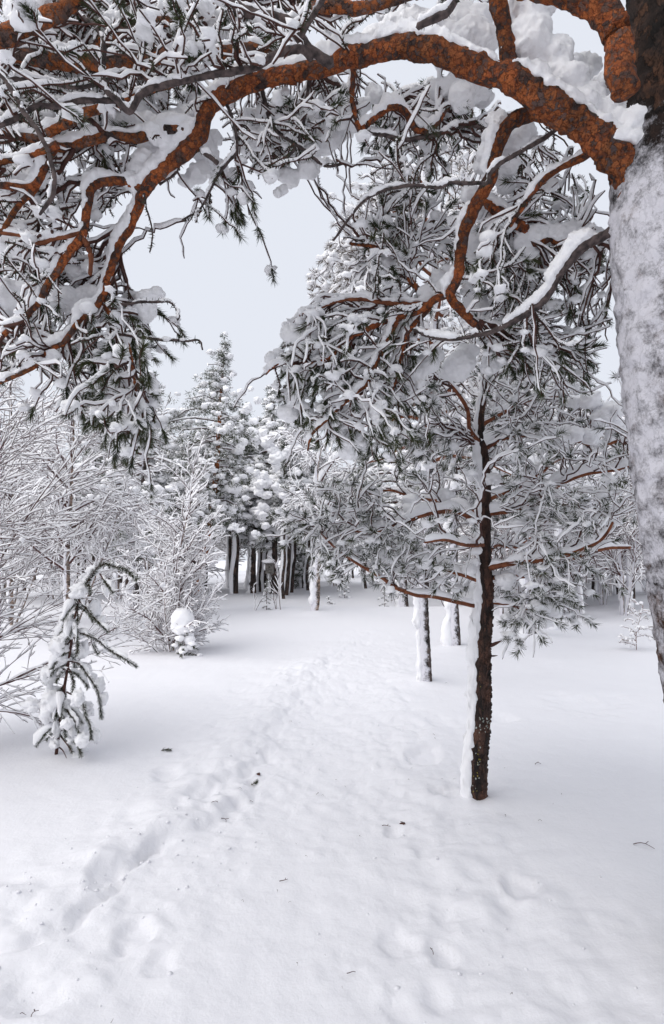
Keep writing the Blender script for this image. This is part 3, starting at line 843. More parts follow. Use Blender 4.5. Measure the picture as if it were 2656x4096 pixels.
me2.materials.clear(); me2.materials.append(M_SNOW)
me2.polygons.foreach_set('use_smooth', np.full(len(me2.polygons), True))
so = bpy.data.objects.new('snow_load', me2); COL.objects.link(so); so.parent = A
print('snow load verts', nv)

# the twigs: (polygon, depth from, to, count, chance of a needle tuft, droop)
REG = [
 ([(-60, -60), (1380, -60), (1380, 180), (1100, 260), (700, 330), (-60, 420)], 1.6, 2.7, 520, 0.10, 0.3),
 ([(-60, 250), (900, 250), (760, 520), (-60, 700)], 1.9, 2.9, 260, 0.22, 0.5),
 ([(-60, 600), (560, 600), (380, 800), (330, 1010), (420, 1150), (470, 1300), (380, 1380), (-60, 1500)], 1.9, 2.9, 330, 0.10, 0.4),
 ([(330, 1200), (480, 1200), (640, 1330), (640, 1500), (600, 1750), (520, 1870), (380, 1800), (270, 1700), (240, 1560), (300, 1420)], 2.0, 2.6, 250, 0.9, 0.9),
 ([(-60, 1400), (240, 1330), (300, 1480), (200, 1560), (120, 1500), (-60, 1600)], 2.0, 2.6, 60, 0.4, 0.8),
 ([(830, 480), (1320, 330), (1480, 400), (1400, 520), (1280, 600), (1180, 720), (1060, 740), (900, 600)], 2.1, 3.0, 250, 0.16, 0.5),
 ([(820, 700), (1080, 700), (1060, 880), (1000, 930), (850, 960), (800, 850)], 2.2, 2.5, 60, 0.9, 1.0),
 ([(720, 740), (800, 700), (830, 900), (760, 900)], 2.2, 2.5, 16, 0.1, 1.0),
 ([(1350, 270), (1950, 400), (1980, 620), (1700, 700), (1450, 600)], 2.1, 3.2, 150, 0.35, 0.4),
 ([(1700, 620), (1900, 720), (1800, 1150), (1500, 1150), (1350, 1000), (1450, 800)], 2.4, 3.0, 120, 0.35, 0.5),
 ([(1750, 1200), (1300, 1210), (1180, 1290), (1080, 1420), (1200, 1560), (1500, 1600), (1750, 1450)], 2.35, 3.0, 260, 0.4, 0.8),
 ([(1080, 1420), (1280, 1420), (1750, 1500), (1700, 1750), (1480, 1840), (1250, 1780), (1120, 1640)], 2.35, 2.9, 300, 0.9, 1.0),
 ([(1900, 850), (2440, 950), (2460, 1300), (2430, 1560), (2200, 1650), (1950, 1500), (1850, 1250)], 2.2, 3.1, 240, 0.33, 0.3),
 ([(1960, 620), (2150, 560), (2430, 700), (2450, 900), (2200, 960), (2000, 860)], 2.2, 3.0, 130, 0.1, 0.5),
 ([(1400, -60), (2050, -60), (1980, 60), (1500, 80)], 2.2, 3.0, 90, 0.4, 0.3),
 ([(2180, -60), (2440, -60), (2440, 260), (2330, 240), (2250, 60)], 2.6, 3.2, 60, 0.8, 0.4),
]
tw, tips = [], []
for (poly, d0, d1, n, pt, dr) in REG:
    T = targets(poly, d0, d1, int(n * 0.25))
    hang = pt > 0.8
    g = [(bend(q[0]), q[1], q[2], q[3]) for q in sprays(net, T[:int(len(T) * (.85 if hang else 1))], poly, droop=dr * (1.6 if hang else 1.2), maxd=1.1, per=9.0 if hang else 11.0, tl=(.14, .40) if hang else (.12, .34), sub=.2 if hang else .35, ang=34)]
    tw += g
    for (path, rad, l, e) in g:
        if rng.random() < pt:
            tips.append((path, l))
print('twigs', len(tw), 'tips', len(tips), 'nodes', net.n)
tips_by, tw_by = {}, {}
for path, rad, l, e in tw: tw_by.setdefault(l, []).append((path, rad))
for path, l in tips: tips_by.setdefault(l, []).append(path)
def snowy_twigs(items, amt=1.0, h0=0.011, w0=0.0022, gap=-0.55, thin=0):
    m1, m2 = MB(), MB()
    for k, (path, rad) in enumerate(items):
        tube(m1, path, rad, 5, 0)
        if rng.random() > thin:
            snowtube(m2, path, rad, h0=h0, hk=1.2, hmax=0.05, wk=0.9, w0=w0, n=6, amt=amt * rng.uniform(0.7, 1.25), lump=0.32, lf=16, seed=k % 97, gap=gap)
    return m1, m2
def lichen(mb, path, rad, per=180, L=0.022):
    bristle(mb, path, per, L, 0.006, 0, fwd=0.2)
for l, items in tw_by.items():
    m1, m2 = snowy_twigs(items, 1.0, thin=0.08)
    m1.build('twigs', M_TWIG, limb_objs[l], OA)
    m2.build('snow', M_SNOW, limb_objs[l], OA)
for l, ps in tips_by.items():
    m, m2 = MB(), MB()
    pos = np.array([p[-1] for p in ps]); dr = np.array([p[-1] - p[-3] for p in ps]) + np.array([0, 0, -0.01])
    tufts(m, pos, dr, 85, 0.045, 0.0034, back=0.065, spread=0.6, frost=0.05)
    m.build('needles', [M_NEED, M_SNOW], limb_objs[l], OA)
for l, (kind, *_r) in enumerate(LIMBS):
    m = MB()
    for path, rad in tw_by.get(l, []):
        if rng.random() < 0.34 and path[-1, 2] > 2.4: lichen(m, path, rad, 300, 0.017)
    if kind != 'G':
        if m.v: m.build('lichen', M_LICH, limb_objs[l], OA)
        continue
    a = resample(trace(LIMBS[l][3], LIMBS[l][1], LIMBS[l][2]), 0.02)
    lichen(m, a[:, :3], a[:, 3], 260 if a[:, 3].mean() > 0.009 else 160, 0.02)
    if m.v: m.build('lichen', M_LICH, limb_objs[l], OA)
# clots of snow held by the needle tufts
cl = MB()
k = [p for p, l in tips if rng.random() < 0.5]
pos = np.array([p[-2] + np.array([-.02, .02, .035]) + rng.normal(0, 0.012, 3) for p in k])
blobs(cl, pos, rng.uniform(0.014, 0.034, (len(k), 1)) * np.array([[1.05, 0.95, 0.8]]), 2, 0.42, 2.2)
k = [tw[q][0] for q in rng.integers(0, len(tw), 1100)]
pos = np.array([p[rng.integers(1, len(p))] + SDIR * 0.014 for p in k])
blobs(cl, pos, rng.uniform(0.010, 0.030, (len(k), 1)) * np.array([[1.15, 1.0, 0.75]]), 2, 0.45, 2.2)
cl.build('snow_clots', M_SNOW, A, OA)

# ------------------------------------------------------------------ the two pines behind it
def hero_pine(name_label, base, trunk_pts, limbs, regs, mats, twig_scale=1.0, need_w=0.004, need_L=0.06, frost=0.3, snow_h=0.010, clot=(0.02, 0.05), nneed=34, clotp=0.6, group=None, trunk_sides=24, rough=0.12):
    O = base
    root = thing('pine_tree', name_label, 'tree', O, group)
    t = resample(trunk_pts, 0.03)
    mb = MB(); tube(mb, t[:, :3], t[:, 3], trunk_sides, 0, rough=rough, rs=30, seed=2)
    tr = mb.build('trunk', mats[0], root, O)
    sm = MB()
    snowtube(sm, t[:, :3], t[:, 3] * 1.0, h0=0.02, hk=0.62, hmax=0.09, wk=0.64, w0=0.0, n=20, amt=1.0, lump=0.35, lf=6, seed=5, sdir=WDIR)
    if sm.v:
        for k in range(len(sm.v)):
            q = sm.v[k]; c = q * 1.0
            sm.v[k] = (q + 0.016 * np.stack([fbm(c * 42, 80 + j, 3) for j in range(3)], -1)).astype(np.float32)
        sm.build('trunk_snow', M_SNOW, root, O)
    nt_ = Net()
    nt_.add(t[::2, :3], t[::2, 3] * 0.5, 0)
    objs = [tr]
    bl = MB()
    for (pts, dd, rr, sa) in limbs:
        a = resample(trace(pts, dd, rr), 0.025) if not isinstance(pts, np.ndarray) else resample(pts, 0.03)
        m = MB(); tube(m, a[:, :3], a[:, 3], 9, 0, rough=0.15, rs=50)
        objs.append(m.build('limb', mats[1], root, O))
        nt_.add(a[::2, :3], a[::2, 3], len(objs) - 1)
        m = MB(); snowtube(m, a[:, :3], a[:, 3], h0=0.02, hk=1.6, hmax=0.08, n=8, amt=sa, lump=0.5, gap=-0.4, seed=len(objs))
        m.build('snow', M_SNOW, objs[-1], O)
    allt, tips = [], []
    for (T, pt, dr, mx) in regs:
        g = [(bend(q[0], 1.1), q[1], q[2], q[3]) for q in sprays(nt_, T, None, droop=dr, maxd=mx, r_tip=0.0027 * twig_scale, scale=twig_scale ** .5, ang=44, tl=(.10, .32))]
        allt += g
        tips += [(p, l) for p, r, l, e in g if rng.random() < pt]
    by, bt = {}, {}
    for path, rad, l, e in allt: by.setdefault(l, []).append((path, rad))
    for p, l in tips: bt.setdefault(l, []).append(p)
    for l, it in by.items():
        m1, m2 = snowy_twigs(it, 1.0, h0=snow_h, w0=0.0024 * twig_scale ** 1.5)
        if l == 0:
            m1.build('twigs', M_TWIG, root, O); m2.build('snow', M_SNOW, root, O)
        else:
            m1.build('twigs', M_TWIG, objs[l], O); m2.build('snow', M_SNOW, objs[l], O)
    for l, ps in bt.items():
        m = MB()
        pos = np.array([p[-1] for p in ps]); dr = np.array([p[-1] - p[-3] for p in ps])
        tufts(m, pos, dr, nneed, need_L, need_w, back=need_L, spread=0.8, frost=frost)
        m.build('needles', [mats[2], M_SNOW], root if l == 0 else objs[l], O)
    m = MB()
    k = [p for p, l in tips if rng.random() < clotp]
    pos = np.array([p[-2] + SDIR * clot[0] * 1.0 + rng.normal(0, clot[0] * 0.5, 3) for p in k])
    blobs(m, pos, rng.uniform(clot[0], clot[1], (len(k), 1)) * np.array([[1.1, 1.0, 0.7]]), 2, 0.48, 2.0)
    m.build('snow_clots', M_SNOW, root, O)
    print(name_label[:30], 'twigs', len(allt), 'tips', len(tips))
    return root

def tree_targets(poly, d0, d1, n, base, rmax):
    T = targets(poly, d0, d1, int(n * 1.8))
    r = np.hypot(T[:, 0] - base[0], T[:, 1] - base[1])
    front = (T[:, 1] < base[1]) & (np.abs(T[:, 0] - base[0] * T[:, 1] / base[1]) < 0.24)      # keep the stem in view
    return T[(r < rmax) & ~front][:n]

dB = 3.47
tB = trace([(1900, 3260), (1904, 3185), (1906, 3050), (1922, 2850), (1926, 2600), (1941, 2400), (1936, 2200), (1940, 2000), (1936, 1850), (1920, 1700), (1935, 1580), (1950, 1450)], [dB], [46, 43, 42, 40, 36, 32, 27, 24, 22, 17, 13, 6])
LB = [
 ([(1940, 2430), (1853, 2413), (1737, 2386), (1668, 2380), (1575, 2347), (1536, 2315), (1478, 2282), (1413, 2243), (1348, 2198), (1303, 2153), (1270, 2120)], [3.47, 3.3, 3.2], [10, 9, 8, 6, 3], 0.9),
 ([(1936, 2330), (1874, 2304), (1805, 2283), (1737, 2249), (1668, 2222), (1560, 2180)], [3.47, 3.8], [13, 9, 5], 1.0),
 ([(1936, 2275), (2011, 2256), (2113, 2245), (2216, 2229), (2319, 2201), (2408, 2153), (2450, 2090)], [3.47, 3.2, 3.1], [15, 13, 11, 6], 0.8),
 ([(1936, 2310), (2079, 2304), (2182, 2290), (2284, 2235), (2421, 2194), (2520, 2190)], [3.47, 3.6, 3.7], [11, 10, 6], 0.8),
 ([(1936, 2410), (2045, 2420), (2100, 2440), (2140, 2400)], [3.47, 3.3], [6, 4, 2], 0.8),
 ([(1936, 2110), (1840, 2050), (1737, 2050), (1620, 2085), (1500, 2130), (1400, 2120)], [3.47, 3.2, 3.1], [12, 9, 5], 1.0),
 ([(1938, 2070), (1800, 2010), (1660, 1990), (1560, 1960), (1450, 1980)], [3.47, 3.8, 3.9], [11, 8, 4], 1.0),
 ([(1938, 2000), (2050, 1960), (2150, 1900), (2210, 1850), (2260, 1830)], [3.47, 3.4], [10, 9, 5], 1.2),
 ([(1938, 2060), (2100, 2030), (2200, 1960), (2330, 1900), (2460, 1880), (2530, 1860)], [3.47, 3.2, 3.0], [9, 8, 5], 1.2),
 ([(1930, 1800), (2020, 1750), (2160, 1740), (2290, 1760), (2400, 1780), (2480, 1760)], [3.47, 3.3], [11, 10, 7], 1.6),
 ([(1930, 1780), (1880, 1720), (1870, 1640), (1820, 1560), (1760, 1500)], [3.47, 3.3], [9, 8, 5], 1.0),
 ([(1925, 1700), (2030, 1640), (2120, 1600), (2240, 1590), (2350, 1620)], [3.47, 3.6], [9, 7, 5], 1.2),
 ([(1938, 2180), (1860, 2180), (1780, 2160), (1700, 2170)], [3.47, 2.9, 2.7], [9, 7, 4], 1.0),
 ([(1938, 2220), (1990, 2180), (2060, 2190), (2120, 2150)], [3.47, 4.1, 4.4], [9, 7, 4], 1.0),
]
regB = [
 (tree_targets([(1250, 2080), (1450, 1820), (1800, 1700), (2200, 1650), (2560, 1780), (2560, 2180), (2350, 2300), (2050, 2360), (1600, 2290), (1300, 2190)], 2.75, 4.4, 120, TB, 1.45), 0.36, 0.5, 1.2),
 (tree_targets([(1500, 1500), (1900, 1350), (2300, 1400), (2500, 1600), (2500, 1900), (1600, 1900)], 2.9, 4.2, 66, TB, 1.3), 0.4, 0.5, 1.2),
 (tree_targets([(1100, 2080), (1350, 1980), (1600, 2080), (1640, 2220), (1480, 2270), (1280, 2190), (1130, 2140)], 2.9, 3.6, 34, TB, 1.6), 0.9, 0.3, 1.0),
 (tree_targets([(1450, 2230), (1900, 2230), (1900, 2380), (1560, 2370)], 3.1, 3.9, 26, TB, 1.5), 0.7, 0.4, 0.9),
 (tree_targets([(1980, 2300), (2350, 2260), (2300, 2400), (2180, 2460), (2000, 2520), (1970, 2420)], 3.0, 3.8, 30, TB, 1.3), 0.6, 0.6, 0.9),
]
B = hero_pine('slim dark-stemmed pine with yellow lichen specks and snow down its left side, beside the path', TB, tB, LB, regB, (M_TRUNKB, M_TWIGO, M_NEED), need_w=0.0050, need_L=0.055, frost=0.36, clot=(0.012, 0.032), clotp=0.55, nneed=60)
# loads, dead stubs and lichen of that tree
m = MB()
for pts, r in [([(1945, 2592), (1983, 2573), (2008, 2562)], [8, 6, 2]), ([(1945, 2625), (1975, 2624), (1990, 2622)], [4, 3, 1])]:
    a = resample(trace(pts, [3.44], r), 0.02); tube(m, a[:, :3], a[:, 3], 7, 0, rough=0.3, rs=60)
m.build('dead_stub', M_TWIG, B, TB)
m = MB()
for (x, y, r, d) in [(2170, 2480, 36, 3.2), (2185, 2430, 40, 3.2), (2165, 2450, 42, 3.25), (2400, 1650, 55, 3.3), (2440, 1690, 42, 3.3), (2350, 1620, 45, 3.3), (2300, 1755, 40, 3.3), (2360, 1745, 42, 3.3), (2250, 1765, 32, 3.3), (2410, 1760, 30, 3.3), (2010, 2300, 40, 3.4), (2080, 2275, 30, 3.4), (2110, 2290, 28, 3.4), (1780, 1960, 40, 3.4), (1640, 2030, 42, 3.3), (1700, 2230, 36, 3.3), (1810, 1800, 40, 3.4), (2450, 1960, 38, 3.2), (1560, 2230, 34, 3.3), (1890, 2270, 34, 3.4), (1900, 2200, 30, 3.4), (1890, 1900, 28, 3.4), (1980, 1920, 30, 3.4), (2080, 2100, 32, 3.3), (2200, 2180, 30, 3.3), (1505, 2110, 40, 3.2), (1420, 2060, 34, 3.2)]:
    R = r * d / 2048
    for q in range(3):
        blobs(m, (P(x, y, d) + rng.normal(0, R * 0.35, 3))[None], np.array([[R, R, R * 0.75]]) * rng.uniform(0.6, 0.95), 3, 0.28, 1.8)
m.build('snow_pillow', M_SNOW, B, TB)
M_YEL = flat_mat('yellow_lichen', (0.20, 0.17, 0.03), (0.36, 0.30, 0.07), 50)
M_PALE = flat_mat('pale_lichen', (0.20, 0.22, 0.19), (0.45, 0.47, 0.45), 50)
m = MB(); on_trunk(tB, 12, 0.05, 0.35, -2.1, -1.4, m, 0.003, 0.0065, 0); on_trunk(tB, 4, 0.6, 0.9, -2.0, -1.5, m, 0.003, 0.005, 0); on_trunk(tB, 16, 0.05, 0.5, -2.2, -1.5, m, 0.002, 0.007, 1); on_trunk(tB, 26, 0.46, 0.56, -2.0, -0.6, m, 0.003, 0.007, 1)
m.build('lichen', [M_YEL, M_PALE], B, TB)
m = MB(); on_trunk(tB, 420, 0.02, 1.5, -1.6, 0.9, m, 0.005, 0.011)
m.build('bark_scales', M_TRUNKB, B, TB)

dC = 6.75
tC = trace([(1702, 2790), (1702, 2715), (1697, 2600), (1690, 2450), (1688, 2300), (1700, 2100), (1720, 1800), (1740, 1400), (1730, 1000), (1700, 700), (1690, 520)], [dC], [28, 26, 25, 24, 22, 20, 17, 14, 11, 7, 3])
def whorl_limbs(tr, z0, z1, n, L0, L1, lift, droop, seed, yfac=1.0):
    r = np.random.default_rng(seed); out = []
    t = resample(tr, 0.05)
    for k in range(n):
        f = (k + r.uniform(0, 0.8)) / n
        z = z0 + (z1 - z0) * f
        c = np.array([np.interp(z, t[:, 2], t[:, j]) for j in range(4)])
        an = k * 2.4 + r.uniform(-.4, .4)
        L = (L0 + (L1 - L0) * f) * r.uniform(0.7, 1.1)
        dx, dy = math.cos(an), math.sin(an) * yfac
        p = []
        for s in np.linspace(0, 1, 6):
            p.append([c[0] + dx * L * s, c[1] + dy * L * s, c[2] + L * (lift * s - droop * s * s) + r.normal(0, 0.03), max(c[3] * 0.5 * (1 - s) + 0.004, 0.004)])
        out.append((np.array(p), None, None, 1.2))
    return out
LC = whorl_limbs(tC, 2.8, 6.6, 30, 1.6, 0.6, 0.35, 0.5, 5)
regC = [(tree_targets([(1260, 1180), (1370, 950), (1500, 790), (1590, 660), (1680, 560), (1800, 520), (1950, 580), (2150, 800), (2350, 1150), (2350, 1500), (1900, 1700), (1400, 1500), (1230, 1230)], 5.2, 8.2, 200, TC, 1.75), 0.85, 0.4, 1.6),
        (tree_targets([(1240, 1120), (1400, 900), (1560, 680), (1660, 600), (1600, 1200), (1340, 1230)], 5.8, 7.4, 90, TC, 1.9), 0.85, 0.4, 1.7)]
CT = hero_pine('tall pine behind the slim one, its crown of brownish snow-dusted needles against the sky', TC, tC, LC, regC, (M_TRUNKR, M_TWIGO, M_NEEDB), twig_scale=1.7, need_w=0.009, need_L=0.075, frost=0.50, snow_h=0.028, clot=(0.022, 0.055), nneed=44, clotp=0.7)

# ------------------------------------------------------------------ birches and shrubs
def grow(out, p, d, L, r, lvl, cfg, rg):
    n = cfg['n'][lvl]
    pts = [p]; dd = d.copy()
    st = L / n
    for k in range(n):
        dd = nrm(dd + rg.normal(0, cfg['wob'][lvl], 3) + np.array([0, 0, cfg['grav'][lvl]]))
        pts.append(pts[-1] + dd * st)
    pts = np.array(pts)
    rad = np.linspace(r, max(r * cfg['taper'][lvl], cfg['rmin']), n + 1)
    out.append((pts, rad, lvl))
    if lvl + 1 < len(cfg['n']):
        kids = max(1, int(cfg['kids'][lvl] * L * rg.uniform(0.8, 1.2)))
        for k in range(kids):
            f = cfg['start'][lvl] + (1 - cfg['start'][lvl]) * (k + rg.uniform(0, 1)) / kids
            x = f * n; i0 = min(int(x), n - 1); q = pts[i0] + (pts[i0 + 1] - pts[i0]) * (x - i0)
            t = nrm(pts[i0 + 1] - pts[i0])
            rv = rg.normal(size=3); rv -= (rv @ t) * t; rv = nrm(rv)
            an = math.radians(rg.normal(cfg['ang'][lvl], 9))
            cd_ = nrm(t * math.cos(an) + rv * math.sin(an))
            cl_ = L * cfg['lk'][lvl] * (1 - cfg['lt'][lvl] * f) * rg.uniform(0.65, 1.15)
            grow(out, q, cd_, cl_, max(rad[i0] * cfg['rk'], cfg['rmin']), lvl + 1, cfg, rg)

def frost_tree(name, label, cat, base, stems, cfg, seed, snow=0.014, wk=1.0, w0=0.004, tmat=None, kmat=None, group=None, amt=1.0, gap=-2.0, trunkpart='trunk', clots=0, clot_r=(0.03, 0.08)):
    rg = np.random.default_rng(seed)
    root = thing(name, label, cat, base, group)
    out = []
    for (p, d, L, r) in stems:
        grow(out, np.asarray(p, float), nrm(np.asarray(d, float)), L, r, 0, cfg, rg)
    mt, mk, ms = MB(), MB(), MB()
    for k, (pts, rad, lvl) in enumerate(out):
        if lvl == 0:
            a = resample(np.hstack([pts, rad[:, None]]), 0.06)
            tube(mt, a[:, :3], a[:, 3], 9, 0, rough=0.08, rs=25)
            snowtube(ms, a[:, :3], a[:, 3], h0=snow, hk=0.8, hmax=0.1, wk=0.8, w0=w0 * 0.5, n=7, amt=amt, lump=0.3, seed=k % 91, gap=gap)
        else:
            tube(mk, pts, rad, 4 if lvl < 2 else 3, 0, cap=False)
            snowtube(ms, pts, rad, h0=snow, hk=1.2, hmax=0.06, wk=wk, w0=w0, n=5 if lvl < 2 else 4, amt=amt, lump=0.3, lf=6, seed=k % 91, gap=gap)
    if clots:
        ii = rg.integers(0, len(out), clots)
        pos = np.array([out[q][0][rg.integers(1, len(out[q][0]))] for q in ii]) + np.array([0, 0, 0.02])
        blobs(ms, pos, rg.uniform(*clot_r, (clots, 1)) * np.array([[1.2, 1, .8]]), 1, 0.3)
    mt.build(trunkpart, tmat or M_BIRCH, root, base)
    mk.build('twigs', kmat or M_BTWIG, root, base)
    ms.build('snow', M_SNOW, root, base)
    print(label[:30], len(out))
    return root

BCFG = dict(n=[12, 7, 5, 3], wob=[.05, .10, .14, .16], grav=[.0, .02, .0, -.03], taper=[.25, .35, .5, .6], kids=[18, 14, 10], start=[.06, .12, .15], ang=[46, 42, 38], lk=[.38, .36, .34], lt=[.55, .4, .3], rk=.5, rmin=.0026)
b = gp(688, 2600); b[2] = gz(b[0], b[1])
frost_tree('birch_sapling', 'young birch bushy and white with rime in the middle of the clearing at left', 'tree', b,
           [(b - [0, 0, .1], (0.0, 0, 1), 3.45, .035), (b + [.08, 0, -.1], (.30, .1, 1), 2.2, .018), (b + [-.1, .05, -.1], (-.35, -.1, 1), 2.0, .016), (b + [.0, -.1, -.1], (.1, -.4, 1), 1.7, .014), (b + [-.05, -.1, -.1], (-.5, .2, 1), 1.6, .012), (b + [.12, -.1, -.1], (.55, -.1, .9), 1.5, .012), (b + [-.14, -.1, -.1], (-.75, -.1, .9), 1.5, .012), (b + [.1, .1, -.1], (.2, .6, 1), 1.7, .012)],
           BCFG, 3, snow=0.022, w0=0.0046)
# hanging birch on the left
WCFG = dict(n=[14, 9, 8, 4], wob=[.03, .09, .10, .10], grav=[.0, -.03, -.16, -.14], taper=[.2, .3, .5, .6], kids=[8.0, 10.5, 9], start=[.22, .15, .1], ang=[48, 40, 32], lk=[.34, .46, .36], lt=[.5, .3, .2], rk=.45, rmin=.0034)
for (sx, sy, h, lab, seed, sc) in [(265, 2545, 6.4, 'big white birch hung with rimed twigs behind the small snowy sapling pine at left', 4, 1), (40, 2500, 6.8, 'rimed birch at the left edge beyond the reddish shrub', 14, 1)]:
    b = gp(sx, sy); b[2] = gz(b[0], b[1])
    frost_tree('birch_tree', lab, 'tree', b, [(b - [0, 0, .1], (0.0, 0, 1), h, .07), (b + [.1, 0, -.1], (.25, .2, 1), h * .62, .03)], WCFG, seed, snow=0.022, w0=0.0056)
# near shrub on the left with bare reddish twigs
SCFG = dict(n=[12, 8, 6, 3], wob=[.05, .09, .12, .15], grav=[.0, -.01, -.02, -.02], taper=[.25, .35, .5, .6], kids=[6.0, 8.0, 7.0], start=[.18, .15, .12], ang=[30, 34, 36], lk=[.50, .42, .30], lt=[.35, .4, .3], rk=.55, rmin=.0021)
sb = np.array([-3.95, 4.3, 0]); sb[2] = gz(sb[0], sb[1]) - .05
stems = []
rg = np.random.default_rng(21)
for k in range(20):
    el = math.radians(rg.uniform(14, 80)); az = math.radians(rg.uniform(-50, 40))
    stems.append((sb + rg.normal(0, .08, 3) * [1, 1, 0] + [0, 0, rg.uniform(0, .5)], (math.cos(el) * math.cos(az), math.cos(el) * math.sin(az) * 0.8, math.sin(el)), rg.uniform(1.6, 2.6) * (1.15 if el > 0.8 else 0.92), .013))
frost_tree('leafless_shrub', 'leafless shrub with reddish snow-dusted twigs reaching in from the left edge', 'shrub', sb, stems, SCFG, 22, snow=0.010, w0=0.0022, tmat=M_BTWIG, gap=-0.1, trunkpart='stem', clots=120, clot_r=(0.01, 0.03))

# ------------------------------------------------------------------ small snowed-up pine, left foreground
def zp(x, y): return (100 + x / 2.644, 2200 + y / 2.644)
dS = 4.12
TS[2] = gz(TS[0], TS[1])
S = thing('pine_sapling', 'small pine bowed under heavy snow pillows, its needled tips drooping right, left foreground', 'sapling', TS)
tS = resample(trace([zp(*p) for p in [(322, 2260), (328, 2190), (360, 1900), (410, 1500), (450, 1250), (490, 980), (530, 700), (600, 450), (700, 280), (780, 170), (840, 145), (1000, 190), (1110, 240), (1185, 315)]], [dS], [7, 7, 6.5, 6, 5.6, 5, 4, 3.5, 3, 2.5, 2, 2, 1.6, 1.2]), 0.03)
m = MB(); tube(m, tS[:, :3], tS[:, 3], 8, 0, rough=0.1); m.build('trunk', M_TWIG, S, TS)
m = MB(); k0 = int(len(tS) * 0.62)
bristle(m, tS[k0:, :3], 2200, 0.040, 0.0046, frost=0.2); nb = m
BR = [([(790, 250), (850, 340), (930, 450)], 4.05), ([(560, 520), (650, 620), (750, 740), (870, 860)], 4.0), ([(540, 850), (600, 880), (750, 940), (900, 1060), (1050, 1150), (1180, 1230)], 3.95), ([(700, 950), (770, 1100)], 3.98),
      ([(480, 1180), (570, 1200), (660, 1320), (750, 1450), (790, 1600), (810, 1780)], 4.0), ([(440, 1500), (600, 1600), (640, 1750), (690, 1850), (700, 2000)], 4.02), ([(390, 1640), (450, 1700), (520, 1800), (570, 1930)], 3.95),
      ([(500, 920), (540, 950), (560, 1050), (530, 1130)], 4.0), ([(455, 1240), (490, 1300), (510, 1400), (505, 1500)], 4.0), ([(490, 950), (330, 1150), (220, 1400)], 4.15), ([(430, 1400), (300, 1600), (250, 1850)], 4.15), ([(380, 1720), (410, 1800), (430, 1980)], 3.98), ([(370, 1960), (440, 2050), (500, 2140)], 4.0), ([(350, 2080), (400, 2120), (440, 2200)], 4.0), ([(480, 2000), (560, 2060), (595, 2180)], 3.98), ([(545, 620), (560, 720), (530, 830)], 4.05), ([(460, 1200), (380, 1300), (330, 1400)], 4.05), ([(620, 420), (670, 370), (690, 450)], 4.0)]
mbr = MB()
for k, (pts, d) in enumerate(BR):
    a = resample(trace([zp(*p) for p in pts], [dS, d], [3.2, 1.2]), 0.02)
    tube(mbr, a[:, :3], a[:, 3], 5, 0)
    if k not in (12, 13):
        bristle(nb, a[2:, :3], 2600, 0.032, 0.0040, frost=0.22, fwd=0.9)
msd = MB()
rgs = np.random.default_rng(33)
for k in range(26):
    f = rgs.uniform(.12, .78); i0 = int(f * (len(tS) - 1)); p0 = tS[i0, :3]
    an = rgs.uniform(0, 6.28); L_ = rgs.uniform(.09, .17)
    dv = np.array([math.cos(an), math.sin(an) * .8, 0])
    q = np.array([p0 + dv * L_ * x + np.array([0, 0, L_ * (.15 * x - 1.0 * x * x)]) for x in np.linspace(0, 1, 7)])
    tube(mbr, q, np.linspace(.004, .002, 7), 5, 0); bristle(nb, q, 2600, .030, .0040, frost=.25, fwd=.9)
    snowtube(msd, q[1:], .012, h0=.035, hk=1.2, hmax=.07, wk=1.3, w0=.008, n=10, amt=rgs.uniform(.6, 1.5), lump=.6, lf=12, seed=k, sdir=nrm(np.array([-.5, .3, 1.])))
for (pts, d) in BR[:7] + BR[9:11]:
    a = resample(trace([zp(*p) for p in pts], [dS, d], [3.2, 1.2]), 0.02)
    snowtube(msd, a[1:, :3], a[1:, 3] * 0 + .009, h0=.022, hk=1, hmax=.05, wk=1.1, w0=.004, n=10, amt=.9, lump=.8, lf=14, seed=3, gap=-.1, sdir=nrm(np.array([-.1, .6, 1.])))
msd.v = [(q + 0.010 * np.stack([fbm(q * 40, 40 + j, 2) for j in range(3)], -1)).astype(np.float32) for q in msd.v]
msd.build('snow', M_SNOW, S, TS)
mbr.build('twigs', M_TWIG, S, TS); nb.build('needles', [M_NEED, M_SNOW], S, TS)
m = MB()
for (x, y, rx, ry) in [(560, 450, 90, 80), (650, 310, 60, 60), (730, 220, 60, 50), (750, 630, 70, 110), (800, 740, 50, 60), (480, 890, 80, 60), (600, 880, 70, 50), (360, 1020, 100, 110), (405, 1150, 80, 60), (610, 1060, 55, 110), (500, 770, 45, 80), (240, 1320, 80, 110), (270, 1560, 110, 130), (240, 1720, 80, 120), (100, 1640, 90, 80), (390, 1610, 60, 60), (420, 1700, 45, 60), (800, 1420, 60, 80), (825, 1570, 48, 80), (550, 1570, 72, 90), (380, 1290, 50, 50), (650, 1650, 70, 50), (690, 1720, 40, 50), (440, 1850, 66, 70), (505, 1930, 42, 50), (480, 2020, 55, 40), (600, 2010, 80, 80), (600, 2120, 60, 40), (310, 2050, 50, 60), (335, 1900, 30, 90), (745, 1960, 42, 80), (620, 1880, 55, 90), (650, 1250, 60, 50), (720, 1340, 45, 45), (540, 2190, 90, 45), (870, 440, 28, 60), (600, 380, 60, 50)]:
    dz = 4.12 + (0.06 if (x > 560) else -0.02)
    if (x, y) in [(550, 1570), (440, 1850), (600, 2010)]: dz = 3.95
    k = dz / 2048 / 2.644
    for q in range(2):
        c = P(*zp(x + rng.normal(0, rx * .15), y + rng.normal(0, ry * .15)), dz + rng.normal(0, .02))
        blobs(m, c[None], np.array([[rx * k, (rx + ry) * .5 * k, ry * k]]) * rng.uniform(.72, .92), 3, 0.42, 2.1)
m.build('snow', M_SNOW, S, TS)

